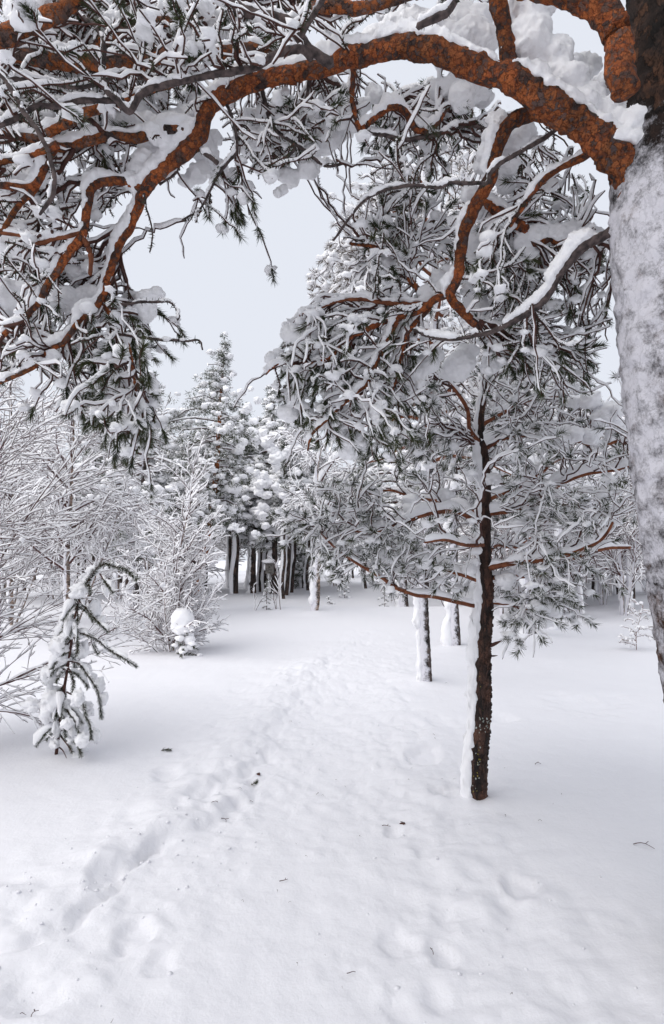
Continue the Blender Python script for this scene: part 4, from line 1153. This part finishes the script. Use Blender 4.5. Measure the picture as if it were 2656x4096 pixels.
# ------------------------------------------------------------------ bare lower trunks of middle distance
def far_trunk(label, base, hgt, r, seed, lean=(0, 0), mat=None, name='pine_tree', bumps=0.10):
    b = base.copy(); b[2] = gz(b[0], b[1])
    pts = np.array([[b[0] + lean[0] * s * s, b[1] + lean[1] * s * s, b[2] - .15 + hgt * s, r * (1.12 - .6 * s) + (r * .25 if s == 0 else 0)] for s in np.linspace(0, 1, 8)])
    t = resample(pts, 0.06)
    root = thing(name, label, 'tree', b)
    m = MB(); tube(m, t[:, :3], t[:, 3], 18, 0, rough=bumps, rs=14, seed=seed); m.build('trunk', mat or M_TRUNKR, root, b)
    m = MB(); snowtube(m, t[:, :3], t[:, 3], h0=0.03, hk=0.8, hmax=.16, wk=.78, w0=0, n=14, amt=1.1, lump=.45, lf=5, seed=seed, sdir=WDIR, gap=-.75)
    for k in range(len(m.v)):
        q = m.v[k]; m.v[k] = (q + 0.04 * np.stack([fbm(q * 13, 90 + j, 3) for j in range(3)], -1)).astype(np.float32)
    m.build('trunk_snow', M_SNOW, root, b)
    return root, b, pts

def add_crown(root, b, pts, z0, nl, R, seed, need=M_NEED, clump=0.26, droop=0.45, snowk=1.0, lift=0.25, shape='pine', dens=1.0, origin=None, bl=(0.09, 0.018), frost=0.27):
    """snow-laden crown of a tree seen from some way off: limbs, needle clumps and snow lumps"""
    rg = np.random.default_rng(seed)
    O = b if origin is None else origin
    zt = pts[-1, 2] - b[2]
    ml, mn, ms = MB(), MB(), MB()
    cp, cr = [], []
    for k in range(nl):
        f = (k + rg.uniform(0, 1)) / nl
        z = z0 + (zt - z0) * f
        c = np.array([np.interp(b[2] + z, pts[:, 2], pts[:, j]) for j in range(4)])
        prof = (1 - f) ** 0.6 * (0.9 + 0.3 * math.sin(f * 9 + seed)) if shape == 'pine' else (1 - f)
        prof = max(prof, 0.10) * (min(1, .45 + f * 4))
        an = k * 2.399 + rg.uniform(-.9, .9)
        L = R * prof * rg.uniform(0.35, 1.35) * (1 + .3 * math.cos(an - seed))
        dv = np.array([math.cos(an), math.sin(an), 0])
        s = np.linspace(0, 1, 7)[:, None]
        path = c[:3] + dv * L * s + np.array([0, 0, 1]) * L * (lift * s - droop * s * s) + rg.normal(0, .03, (7, 3)) * s
        rad = np.linspace(max(c[3] * .4, .012), .008, 7)
        tube(ml, path, rad, 5, 0)
        snowtube(ms, path, rad, h0=.05, hk=1.2, hmax=.12, w0=.015, n=6, amt=snowk, lump=.5, seed=k)
        m_ = max(2, int(L / .20 * dens))
        for q in range(m_):
            g = rg.uniform(.25, 1.02) ** .8
            p = path[0] + (path[-1] - path[0]) * 0
            p = np.array([np.interp(g, s[:, 0], path[:, j]) for j in range(3)])
            side = np.cross(dv, [0, 0, 1]) * rg.normal(0, .17) * L
            cp.append(p + side + np.array([0, 0, rg.normal(-.07, .14)])); cr.append(clump * rg.uniform(.6, 1.25) * (1 - .35 * f))
    cp.append(pts[-1, :3]); cr.append(clump * .5)
    for q in range(4):
        cp.append(pts[-1, :3] - [rg.normal(0, .05), rg.normal(0, .05), .18 * q]); cr.append(clump * .55)
    cp = np.array(cp); cr = np.array(cr); n = len(cp)
    nb_ = int(62 * 1)
    dirs = nrm(rg.normal(size=(n, nb_, 3)) + np.array([0, 0, -.25]))
    rr_ = rg.uniform(.15, 1.0, (n, nb_, 1)) ** .6
    p = cp[:, None] + dirs * rr_ * cr[:, None, None] * np.array([1.1, 1.1, .62]) * .85
    mt = (rg.uniform(size=n * nb_) < frost).astype(np.int32)
    blades(mn, p.reshape(-1, 3), (dirs + rg.normal(0, .5, dirs.shape)).reshape(-1, 3), bl[0] * rg.uniform(.6, 1.4, n * nb_), bl[1], mt)
    # snow
    k2 = 3
    for q in range(k2):
        sel = rg.uniform(size=n) < (.95, .75, .5)[q] * min(1, snowk)
        off = rg.normal(0, .38, (n, 3)) * cr[:, None]; off[:, 2] = np.abs(off[:, 2]) * .3 + cr * .32
        rr2 = cr * rg.uniform(.25, (.72, .5, .38)[q], n) * (0.6 + .4 * snowk)
        big = rg.uniform(size=n) < .05
        rr2 = np.where(big, rr2 * 1.6, rr2)
        blobs(ms, (cp + off)[sel], (rr2[:, None] * np.array([[1.15, 1.15, .72]]))[sel], 2 if q == 0 else 1, .45, 1.8)
    ml.build('branches', M_TWIG, root, O); mn.build('needles', [need, M_SNOW], root, O); ms.build('snow', M_SNOW, root, O)

# trunks whose crowns mingle behind the slim pine
r_, b_, p_ = far_trunk('trunk almost wholly plastered white with lumpy snow, just left of the slim pine', TD, 5.6, .10, 3, (.2, 0), bumps=.16); add_crown(r_, b_, p_, 2.9, 34, 1.5, 31)
r_, b_, p_ = far_trunk('stout trunk half white half dark bark just right of the slim pine', TE, 6.8, .115, 4, (-.2, 0)); add_crown(r_, b_, p_, 3.0, 40, 1.8, 32)
r_, b_, p_ = far_trunk('snow-coated trunk standing behind the tiny snow-capped twig at right', TF, 6.6, .11, 5, (-.15, 0)); add_crown(r_, b_, p_, 3.0, 40, 1.9, 33)
r_, b_, p_ = far_trunk('snow-flanked pine trunk by the shaded hollow, left of the half-plastered trunk', TG, 8.5, .19, 6, (.3, 0)); add_crown(r_, b_, p_, 3.2, 48, 2.4, 34)
b = gp(2363, 2388); r_, b_, p_ = far_trunk('thin dark pine trunk with rimed side twigs in the right background', b, 7.2, .10, 7, (.1, 0)); add_crown(r_, b_, p_, 3.3, 44, 2.0, 35)
b = gp(2392, 2390); r_, b_, p_ = far_trunk('narrow leaning dark trunk beside the thin one in the right background', b, 6.0, .07, 8, (.5, 0)); add_crown(r_, b_, p_, 3.1, 36, 1.7, 36)
b = gp(2450, 2338); r_, b_, p_ = far_trunk('straight pine trunk white on its left side near the right-hand snow bank', b, 9.0, .19, 9, (.1, 0)); add_crown(r_, b_, p_, 2.9, 52, 2.6, 37)
# orange-stemmed pine and its neighbours on the left
b = gp(775, 2442); b[2] = gz(b[0], b[1])
pts = trace([(772, 2480), (775, 2440), (790, 2380), (802, 2300), (822, 2200), (842, 2080), (858, 1960), (868, 1850), (876, 1700), (885, 1560), (898, 1380)], [16.3], [15, 13, 12.5, 12, 12, 12, 12, 10, 8, 6, 2])
root = thing('pine_tree', 'tallest pine of the left group, slim crown top and bare orange stem leaning slightly right', 'tree', b); TALL, TALLB = root, b
t = resample(pts, .1); m = MB(); tube(m, t[:, :3], t[:, 3], 12, 0, rough=.08); m.build('trunk', M_BARKS, root, b)
add_crown(root, b, pts, 2.6, 80, 2.2, 41, clump=.25, frost=.25, dens=1.5, snowk=.6)
b = gp(533, 2466); r_, b_, p_ = far_trunk('drooping round-topped pine heavy with snow, behind the white bushy birch', b, 7.4, .12, 10, (.35, 0)); add_crown(r_, b_, p_, 1.6, 74, 2.0, 42, clump=.25, dens=1.1, droop=.6)
b = gp(1095, 2376); b0 = b.copy(); r_, b_, p_ = far_trunk('tall pine carrying big round snow balls, its trunk holding the nest box', b, 10.3, .17, 11, (-.2, 0), mat=M_WTRUNK); add_crown(r_, b_, p_, 3.0, 62, 2.5, 43, clump=.36, snowk=1.25, bl=(.12, .028)); BOXT = (b_, p_); BOXT2 = r_
b = gp(1010, 2372); r_, b_, p_ = far_trunk('snowy pine left of the nest box tree, standing in the row of dark trunks', b, 8.6, .14, 12, (.2, 0), mat=M_WTRUNK); add_crown(r_, b_, p_, 2.3, 56, 2.2, 44, clump=.33, bl=(.12, .028))

def balls(root, O, L, d):
    m = MB()
    for (x, y, r) in L:
        for q in range(3):
            Rr = r * d / 2048
            blobs(m, (P(x, y, d) + rng.normal(0, Rr * .32, 3))[None], np.array([[Rr, Rr, Rr * .8]]) * rng.uniform(.6, .95), 3, .36, 1.9)
    m.build('snow_pillow', M_SNOW, root, O)
balls(BOXT2, BOXT[0], [(1089, 1755, 30), (1081, 1798, 24), (1108, 1833, 30), (1097, 1856, 24), (1054, 1891, 20), (1184, 1887, 17), (1116, 1957, 26), (1050, 1938, 27), (1035, 1962, 20), (1065, 1980, 20), (1054, 1739, 20), (1155, 1735, 17), (1167, 1767, 20), (1201, 1798, 20), (1159, 1805, 16), (1050, 2039, 24), (1050, 2070, 20), (1062, 2109, 20), (1019, 1755, 20), (1011, 1724, 20), (1130, 1720, 16), (1075, 1700, 16), (1240, 1850, 20), (1225, 1810, 18), (1140, 1990, 18), (1020, 1900, 18)], 21.6)
balls(TALL, TALLB, [(887, 1623, 18), (972, 1767, 18), (960, 1794, 17), (992, 1627, 20), (852, 1576, 12), (1030, 1607, 16), (905, 1560, 13), (965, 1560, 14), (1000, 1560, 15), (930, 1500, 10), (1000, 1880, 17), (1023, 2136, 18), (937, 2101, 16), (960, 2115, 14), (980, 1990, 14), (850, 1880, 15), (830, 1905, 14), (790, 1750, 13), (780, 1800, 14), (940, 1720, 13), (1015, 1680, 15)], 15.4)
# birch with the bare, leaning snow-caked stem
b = TBI.copy(); b[2] = gz(b[0], b[1])
pts = trace([(1254, 2490), (1256, 2452), (1266, 2383), (1264, 2325), (1270, 2267), (1279, 2200), (1284, 2130), (1288, 2075), (1280, 2010), (1272, 1950), (1268, 1880), (1285, 1790)], [15.4], [19, 17, 15, 16, 15, 13, 11, 10, 8, 7, 5, 3])
root = thing('birch_tree', 'leaning birch with snow-caked trunk alone in the middle of the clearing edge', 'tree', b)
t = resample(pts, .06); m = MB(); tube(m, t[:, :3], t[:, 3], 16, 0, rough=.12, rs=12); m.build('trunk', M_BIRCH, root, b)
m = MB(); snowtube(m, t[8:, :3], t[8:, 3], h0=.03, hk=.7, hmax=.16, wk=.8, w0=0, n=14, amt=1.1, lump=.6, lf=4, seed=5, sdir=WDIR)
m.v = [(q + 0.03 * np.stack([fbm(q * 9, 95 + j, 2) for j in range(3)], -1)).astype(np.float32) for q in m.v]
m.build('trunk_snow', M_SNOW, root, b)
out = []; rg = np.random.default_rng(8)
mk, ms = MB(), MB()
for (pp, rr) in [([(1288, 2070), (1310, 2020), (1340, 1985), (1375, 1950)], [7, 7, 6, 5]), ([(1284, 2130), (1250, 2060), (1240, 1990), (1230, 1940)], [5, 4, 3, 2]), ([(1272, 1950), (1310, 1880), (1350, 1830), (1390, 1820)], [5, 4, 3, 2])]:
    a = resample(trace(pp, [15.4], rr), .08); tube(mk, a[:, :3], a[:, 3], 6, 0); snowtube(ms, a[:, :3], a[:, 3], h0=.08, hk=1.4, hmax=.2, n=8, amt=1.5, w0=.03)
cfg = dict(n=[6, 5, 3], wob=[.12, .14, .16], grav=[-.05, -.14, -.1], taper=[.4, .5, .6], kids=[7, 7], start=[.1, .1], ang=[40, 38], lk=[.5, .4], lt=[.3, .3], rk=.5, rmin=.006)
for k in range(26):
    q = t[rg.integers(len(t) // 2, len(t)), :3]
    an = rg.uniform(0, 6.28); grow(out, q, nrm(np.array([math.cos(an), math.sin(an), .5])), rg.uniform(.8, 1.6), .014, 0, cfg, rg)
for k, (q, r, l) in enumerate(out):
    tube(mk, q, r, 3, 0, cap=False); snowtube(ms, q, r, h0=.03, n=4, w0=.012, seed=k % 50)
mk.build('twigs', M_BTWIG, root, b); ms.build('snow', M_SNOW, root, b)

# ------------------------------------------------------------------ the wood behind: variants, then copies
def wood_pine(label, base, H, r, seed, z0, nl, R, lean=(0, 0), grp=None, **kw):
    b = base.copy(); b[2] = gz(b[0], b[1]) if abs(b[0]) < 200 else 0
    pts = np.array([[b[0] + lean[0] * s, b[1] + lean[1] * s, b[2] - .2 + H * s, r * (1.1 - .95 * s)] for s in np.linspace(0, 1, 9)])
    pts[1:-1, :2] += np.random.default_rng(seed).normal(0, .05, (7, 2))
    root = thing('pine_tree', label, 'tree', b, grp)
    t = resample(pts, .25); m = MB(); tube(m, t[:, :3], t[:, 3], 10, 0); m.build('trunk', M_WTRUNK, root, b)
    m = MB(); snowtube(m, t[:, :3], t[:, 3], h0=.03, hk=1.0, hmax=.2, wk=.85, w0=0, n=8, amt=1.4, lump=.3, lf=2, seed=seed, sdir=WDIR); m.build('trunk_snow', M_SNOW, root, b)
    add_crown(root, b, pts, z0, nl, R, seed, **kw)
    return root
GRP = 'snow-laden pines of the wood behind the clearing'
LAB = 'distant snow-laden pine in the dense wood behind the clearing'
V_ = []
for k, (sx, sy, H, r, z0, nl, R, lean) in enumerate([(940, 2374, 8.8, 0.11, 3.6, 46, 1.9, (.2, 0)), (1063, 2368, 9.0, 0.09, 3.8, 44, 1.9, (0, 0)), (1141, 2372, 9.4, 0.13, 3.5, 50, 2.2, (.5, 0)), (920, 2350, 9.5, 0.11, 3.2, 46, 2.2, (-.3, 0)), (998, 2354, 9.0, 0.12, 3.2, 46, 2.0, (.3, 0))]):
    V_.append(wood_pine(LAB, gp(sx, sy), H, r, 100 + k, z0, nl, R, lean, GRP, clump=.36, bl=(.14, .030), snowk=.85))
for v, t_ in zip(V_[:3], ['snow-flanked pine in the row of dark trunks, just left of the nest box', 'slender dark pine trunk close beside the nest box tree', 'pine leaning right in the row of dark trunks, right of the nest box']):
    v['label'] = t_
spr = wood_pine('dark dense spruce behind the row of trunks, right of the nest box', gp(1160, 2352), 7.0, .14, 120, .3, 90, 1.5, (0, 0), None, clump=.32, bl=(.13, .03), snowk=.7, shape='cone', droop=.6, lift=.1, frost=.12)
spr['category'] = 'tree'; spr.name = 'spruce_tree'
# unseen pines behind the camera and upper crown, added to shade the foreground
for (x, y, s_) in [(-.3, -6.0, 1.0), (3.4, -4.2, 1.0), (1.2, -3.4, .85), (-3.2, -2.6, .85), (-1.4, -2.4, .8)]:
    copy_thing(V_[0], (x, y, gz(x, y)), x, s_, 'unseen snow-laden pine added behind the viewpoint to shade the foreground')
ua = np.array([[*trk[-5:][k][:3], 0.12 - .01 * k] for k in range(5)]); 
tk = resample(trk, .1)
top = tk[-1, :3]
up = np.array([[top[0] - .1 * k, top[1] - .1 * k, top[2] + .9 * k, .12 - .018 * k] for k in range(6)])
m = MB(); tube(m, up[:, :3], up[:, 3], 12, 0); m.build('upper_stem', M_BARK, A, OA)
add_crown(A, np.array([OA[0], OA[1], OA[2]]), np.vstack([tk[::6], up[1:]]), 5.4, 24, 2.2, 99, clump=.3, origin=OA, bl=(.1, .02), droop=.3)
wcfg = dict(n=[10, 7, 5], wob=[.04, .09, .13], grav=[.0, -.02, -.10], taper=[.2, .3, .5], kids=[5.5, 5.5], start=[.18, .12], ang=[42, 40], lk=[.36, .42], lt=[.45, .3], rk=.4, rmin=.010)
VB = []
for k in range(3):
    b = gp([1330, 1190, 700][k], [2345, 2335, 2360][k]); b[2] = gz(b[0], b[1])
    VB.append(frost_tree('birch_tree', 'distant rimed birch with pale grey twigs among the pines of the wood', 'tree', b, [(b - [0, 0, .2], (0.03, 0, 1), 8.0, .09), (b + [.2, 0, -.2], (.2, .1, 1), 6, .05)], wcfg, 200 + k, snow=.05, w0=.013, group='rimed birches of the wood behind the clearing'))
rg = np.random.default_rng(77)
taken = []
def place(n, y0, y1, src, s0, s1, xr=None):
    c = 0; tries = 0
    while c < n and tries < 4000:
        tries += 1
        y = rg.uniform(y0, y1); x = rg.uniform(-.72, .72) * y
        if xr: x = rg.uniform(*xr) * y
        if any((x - a) ** 2 + (y - b_) ** 2 < 1.3 ** 2 for a, b_ in taken): continue
        taken.append((x, y)); v = src[rg.integers(0, len(src))]
        copy_thing(v, (x, y, gz(x, y)), rg.uniform(0, 6.28) if src is not V_ else rg.normal(0, .35), rg.uniform(s0, s1), LAB if src is V_ else None)
        c += 1
place(9, 22, 27, V_, .75, .95, (-.32, -.02)); 
place(26, 27, 42, V_, .75, 1.0, (-.72, .72))
place(12, 24, 32, V_, .8, 1.05, (.12, .72))
place(40, 42, 70, V_, .8, 1.1)
place(22, 24, 40, VB, .75, 1.05, (-.72, .72))
place(9, 18, 26, VB, .8, 1.0, (.22, .70))
place(8, 14, 21, VB, .6, .8, (.30, .66))
place(6, 20, 27, V_, .8, 1.0, (.30, .70))
place(20, 40, 60, VB, .8, 1.1)
place(6, 17, 24, VB, .7, .9, (-.70, -.36))
place(5, 19, 26, V_, .7, .9, (-.70, -.36))

# ------------------------------------------------------------------ small things in the clearing
def stick(label, sx, sy, hgt, seed, nst=1, name='leafless_sapling', cat='sapling', spread=.25, snow=.022, **kw):
    b = gp(sx, sy); b[2] = gz(b[0], b[1])
    rg_ = np.random.default_rng(seed)
    cfg = dict(n=[8, 5], wob=[.07, .10], grav=[.02, .05], taper=[.35, .6], kids=[8], start=[.25], ang=[34], lk=[.34], lt=[.4], rk=.55, rmin=.006); cfg.update(kw)
    st = [(b - [0, 0, .05], (rg_.normal(0, spread), rg_.normal(0, spread), 1), hgt * rg_.uniform(.8, 1), .013) for _ in range(nst)]
    return frost_tree(name, label, cat, b, st, cfg, seed, snow=snow, w0=.010, tmat=M_BTWIG, trunkpart='stem')
stick('bare rimed sapling with upright twigs in front of the nest box tree', 1122, 2438, 1.75, 5, 1, spread=.05)
stick('low forked rimed sapling left of the taller bare one', 1018, 2443, 1.05, 6, 2, spread=.3)
stick('short frosted twig clump just left of the bare sapling stem', 1105, 2436, .6, 7, 2, spread=.4)
stick('spray of thin stems in the snow at the far right', 2490, 2350, .9, 8, 4, spread=.5, kids=[4])
stick('small rimed bush standing low beside the thin right-hand trunks', 2345, 2395, 1.3, 9, 4, spread=.6)
stick('dry stalks poking out of the snow between the small pine and the white birch', 445, 2530, .45, 12, 3, spread=.4, kids=[4], snow=.012)
stick('tiny dry weed between the bowed sapling and the white birch', 482, 2530, .28, 13, 3, spread=.3, kids=[4], snow=.01)
stick('thin hanging twig bush beyond the leaning birch', 1325, 2335, .8, 15, 4, spread=.7)

def mini_pine(label, sx, sy, hgt, seed, nb_=9, L=.2, ball=None, need=M_NEED, snowr=.05, name='pine_sapling', lean=0):
    b = gp(sx, sy); b[2] = gz(b[0], b[1]); rg_ = np.random.default_rng(seed)
    root = thing(name, label, 'sapling', b)
    tr = np.array([b + [lean * s, 0, hgt * s - .03] for s in np.linspace(0, 1, 6)])
    mt, mn, ms = MB(), MB(), MB()
    tube(mt, tr, np.linspace(.010, .005, 6), 6, 0)
    bristle(mn, tr[3:], 700, .06, .010, frost=.35)
    for k in range(nb_):
        f = (k + .5) / nb_; p0 = b + [lean * f, 0, hgt * f * .95]
        an = k * 2.4; ln = L * (1.15 - .8 * f) * rg_.uniform(.8, 1.2)
        pth = np.array([p0 + ln * np.array([math.cos(an) * s, math.sin(an) * s, .25 * s - .5 * s * s]) for s in np.linspace(0, 1, 5)])
        tube(mt, pth, .005, 4, 0)
        bristle(mn, pth, 650, .055, .010, frost=.4)
        blobs(ms, pth[3:4] + [[0, 0, .02]], np.array([[1.2, 1.2, .7]]) * snowr * rg_.uniform(.5, 1.1), 2, .25)
    if ball:
        for (dx, dz, r) in ball:
            blobs(ms, (b + [dx, 0, dz])[None], np.array([[r, r, r * .95]]), 3, .14, 1.6)
    mt.build('trunk', M_TWIG, root, b); mn.build('needles', [need, M_SNOW], root, b); ms.build('snow', M_SNOW, root, b)
    return root
mini_pine('little pine wearing one big ball of snow at the foot of the white birch', 738, 2622, .50, 51, 12, .26, ball=[(-.06, .62, .19), (-.02, .52, .17), (-.10, .48, .14), (.08, .26, .09), (-.02, .10, .08), (.10, .14, .06)], snowr=.06)
mini_pine('slender little pine sapling in the snow right of the leafless one', 1066, 2440, .95, 52, 14, .16, snowr=.03)
mini_pine('tiny pine seedling beyond the leaning birch, in front of the far trees', 1378, 2390, 1.1, 53, 12, .32, snowr=.08)
mini_pine('tiny pine seedling at the edge of the shaded hollow', 1538, 2402, .9, 54, 10, .30, snowr=.05)
mini_pine('tilted seedling tip just breaking the snow right of the leaning birch', 1322, 2412, .35, 55, 6, .16, snowr=.05, lean=-.12)
mini_pine('snowed-up seedling with a cross-shaped tip beside the coated trunk at right', 2222, 2515, .36, 56, 5, .22, snowr=.06, ball=[(-.08, .05, .16), (.05, .40, .07)], lean=.05)
# rust-coloured sapling beside the big trunk on the right
b = gp(2545, 2600); b[2] = gz(b[0], b[1])
root = thing('pine_sapling', 'dry snow-clumped sapling with brownish twigs beside the big trunk at right', 'sapling', b)
rg_ = np.random.default_rng(61); out = []
cfg = dict(n=[7, 6, 4], wob=[.06, .12, .16], grav=[.02, -.05, -.12], taper=[.4, .5, .6], kids=[24, 14], start=[.1, .2], ang=[62, 35], lk=[.50, .4], lt=[.4, .3], rk=.5, rmin=.004)
grow(out, b - [0, 0, .03], nrm(np.array([.02, 0, 1.])), .85, .012, 0, cfg, rg_)
mt, mn, ms = MB(), MB(), MB()
for k, (q, r, l) in enumerate(out):
    tube(mt, q, r, 4, 0); snowtube(ms, q, r, h0=.02, n=5, w0=.006, lump=.6, seed=k % 30)
    if l == 2: bristle(mn, q, 420, .035, .006, frost=.4)
    if l == 2 and rg_.random() < .6: blobs(ms, q[-1:] + [[0, 0, .01]], np.array([[.03, .03, .022]]) * rg_.uniform(.7, 1.4), 1, .3)
mt.build('twigs', M_TWIGO, root, b); mn.build('needles', [M_NEEDB, M_SNOW], root, b); ms.build('snow', M_SNOW, root, b)

# nest box on its tree
b_, p_ = BOXT
z = P(1085, 2278, 23.6)[2]
bx = P(1079, 2275, 23.3)
NB = thing('nest_box', 'grey wooden nest box with a snow cap on a trunk at the edge of trees', 'nest box', bx)
def boxm(c, s):
    c = np.array(c); V = np.array([[x, y, z_] for x in (-.5, .5) for y in (-.5, .5) for z_ in (-.5, .5)]) * s + c
    F = [[0, 1, 3, 2], [4, 6, 7, 5], [0, 4, 5, 1], [2, 3, 7, 6], [0, 2, 6, 4], [1, 5, 7, 3]]
    return V, F
m = MB(); m.add(*boxm(bx, (.36, .26, .44))); o = m.build('box', M_WOOD, NB, bx, False)
m = MB(); m.add(*boxm(bx + [0, -.02, .24], (.48, .36, .03))); m.build('roof', M_WOOD, NB, bx, False)
m = MB(); a = np.array([bx + [0, -.131, .08], bx + [0, -.135, .08]]); tube(m, a, .035, 14, 0); m.build('entrance_hole', M_LICH, NB, bx)
m = MB(); m.add(*boxm(bx + [.0, .13, -.12], (.05, .04, .8))); m.build('back_board', M_WOOD, NB, bx, False)
m = MB(); blobs(m, (bx + [-.05, -.02, .33])[None], np.array([[.30, .24, .11]]), 3, .15); blobs(m, (bx + [-.22, -.02, .1])[None], np.array([[.06, .12, .2]]), 2, .2); m.build('snow_cap', M_SNOW, NB, bx)

# crumbs of broken snow along the trodden path
m = MB(); rc = np.random.default_rng(90)
lp = np.array(LPL[1:]); rp = np.array(RPL)
n = 260
def along(pl, n, sp):
    k = rc.integers(0, len(pl) - 1, n); t = rc.uniform(0, 1, (n, 1))
    return pl[k] * (1 - t) + pl[k + 1] * t + rc.normal(0, sp, (n, 2))
xy = np.vstack([along(lp, n, .28), along(rp[:7], n // 2, .35)])
xy = xy[(xy[:, 1] < 9) & (xy[:, 1] > 1.2)]
r_ = rc.uniform(.002, .007, len(xy)) * rc.choice([1, 1, 1, 1.7], len(xy))
zz = ground_z(xy[:, 0], xy[:, 1])
blobs(m, np.column_stack([xy, zz + r_ * .15]), r_[:, None] * np.array([[1.2, 1, .7]]), 1, .5, 2)
o = m.build('snow_crumbs', M_GROUND); o['kind'] = 'stuff'

# ------------------------------------------------------------------ litter on the snow
def litter(label, sx, sy, L, seed, kind='twig', grp=None, ang=None):
    b = gp(sx, sy); b[2] = gz(b[0], b[1]) + .004
    rg_ = np.random.default_rng(seed)
    an = rg_.uniform(0, 3.14) if ang is None else ang
    d = np.array([math.cos(an), math.sin(an), 0])
    pth = np.array([b + d * L * (s - .5) + np.array([-d[1], d[0], 0]) * L * .18 * math.sin(s * 4 + seed) + [0, 0, .004 + .006 * math.sin(s * 3.1)] for s in np.linspace(0, 1, 6)])
    m = MB(); w_ = min(1, L / .05) * .8; tube(m, pth, np.linspace(.0030, .0016, 6) * w_, 5, 0)
    if kind != 'flake':
        q = pth[3]; e = nrm(np.array([math.cos(an + 1), math.sin(an + 1), .15])) * L * .3
        tube(m, np.array([q, q + e * .5, q + e]), .0018, 4, 0)
    if kind == 'sprig':
        bristle(m, pth, 1400, .03, .003, 1, fwd=.9); 
    if kind == 'cone':
        blobs(m, b[None], np.array([[.016, .013, .010]]), 2, .4, 3, 0)
    o = m.build('fallen_sprig' if kind == 'sprig' else ('bark_flake' if kind == 'flake' else 'fallen_twig'), [M_TWIG, M_NEED], None, b)
    tag(o, label, 'sprig' if kind == 'sprig' else 'twig', grp)
litter('needled pine sprig lying flat on the open snow, right of the bowed sapling', 665, 3000, .08, 1, 'sprig', None, .35)
litter('small green needle tuft dropped on the left edge of the path', 1019, 3112, .07, 2, 'sprig', None, 1.3)
litter('reddish cone scrap just above the green needle tuft on the path', 1034, 3083, .035, 3, 'cone')
litter('dark twig end stuck in the crack at the path edge', 858, 3234, .04, 4)
litter('curved reddish twig lying below the path-edge crack', 893, 3268, .07, 5, 'twig', None, -1.0)
litter('long curved dark twig lying alone on smooth snow at the right', 2575, 3382, .10, 6, 'twig', None, -.45)
litter('dark forked cone scrap left below the slim pine', 1610, 3273, .04, 7, 'cone')
litter('thin dark twig beside the forked scrap below the slim pine', 1545, 3287, .05, 8, 'twig', None, .1)
litter('short twig in the middle of the path, pointing right', 1135, 3502, .045, 9, 'twig', None, .4)
litter('lens-shaped bark flake near the bottom of the path', 1405, 3867, .035, 10, 'flake', None, -.1)
litter('twig standing at the rim of the footprint below centre right', 1730, 3770, .03, 11, 'twig', None, 1.2)
litter('tiny forked twig on the snow right of the slim pine', 2152, 3066, .05, 12, 'twig', None, .1)
litter('dark twig bit in the bottom left corner', 140, 4022, .03, 13, 'twig', None, 1.4)
litter('flat twig bit just left of the one in the bottom left corner', 95, 4006, .025, 14, 'flake', None, .1)
g = 'tiny bark flakes and twig bits strewn on the snow'
lab = 'tiny bark flake or twig bit strewn on the snow'
for k, (x, y, L) in enumerate([(1226, 3412, .02), (1183, 3360, .02), (1160, 3590, .025), (1270, 3160, .05), (1290, 3163, .03), (1380, 3126, .03), (1345, 3100, .02), (1165, 2880, .05), (1158, 2882, .03), (2022, 3270, .035), (2160, 3288, .04), (2213, 3220, .02), (2247, 3184, .018), (2020, 3080, .02), (1735, 2948, .06), (1740, 2962, .03), (1646, 3064, .03), (1768, 3116, .03), (1635, 3115, .025), (1380, 3125, .02), (1338, 3430, .015), (1110, 3543, .02), (970, 3589, .03), (1300, 3800, .015), (1440, 3325, .02), (1428, 3262, .015), (1786, 2736, .05), (2046, 3965, .02), (1368, 3925, .015), (450, 4060, .03), (1190, 3830, .018), (1850, 3725, .012), (1640, 3020, .02), (1005, 3195, .05), (960, 3170, .04)]):
    litter(lab, x, y, L * .55, 100 + k, 'flake' if k % 3 else 'twig', g)
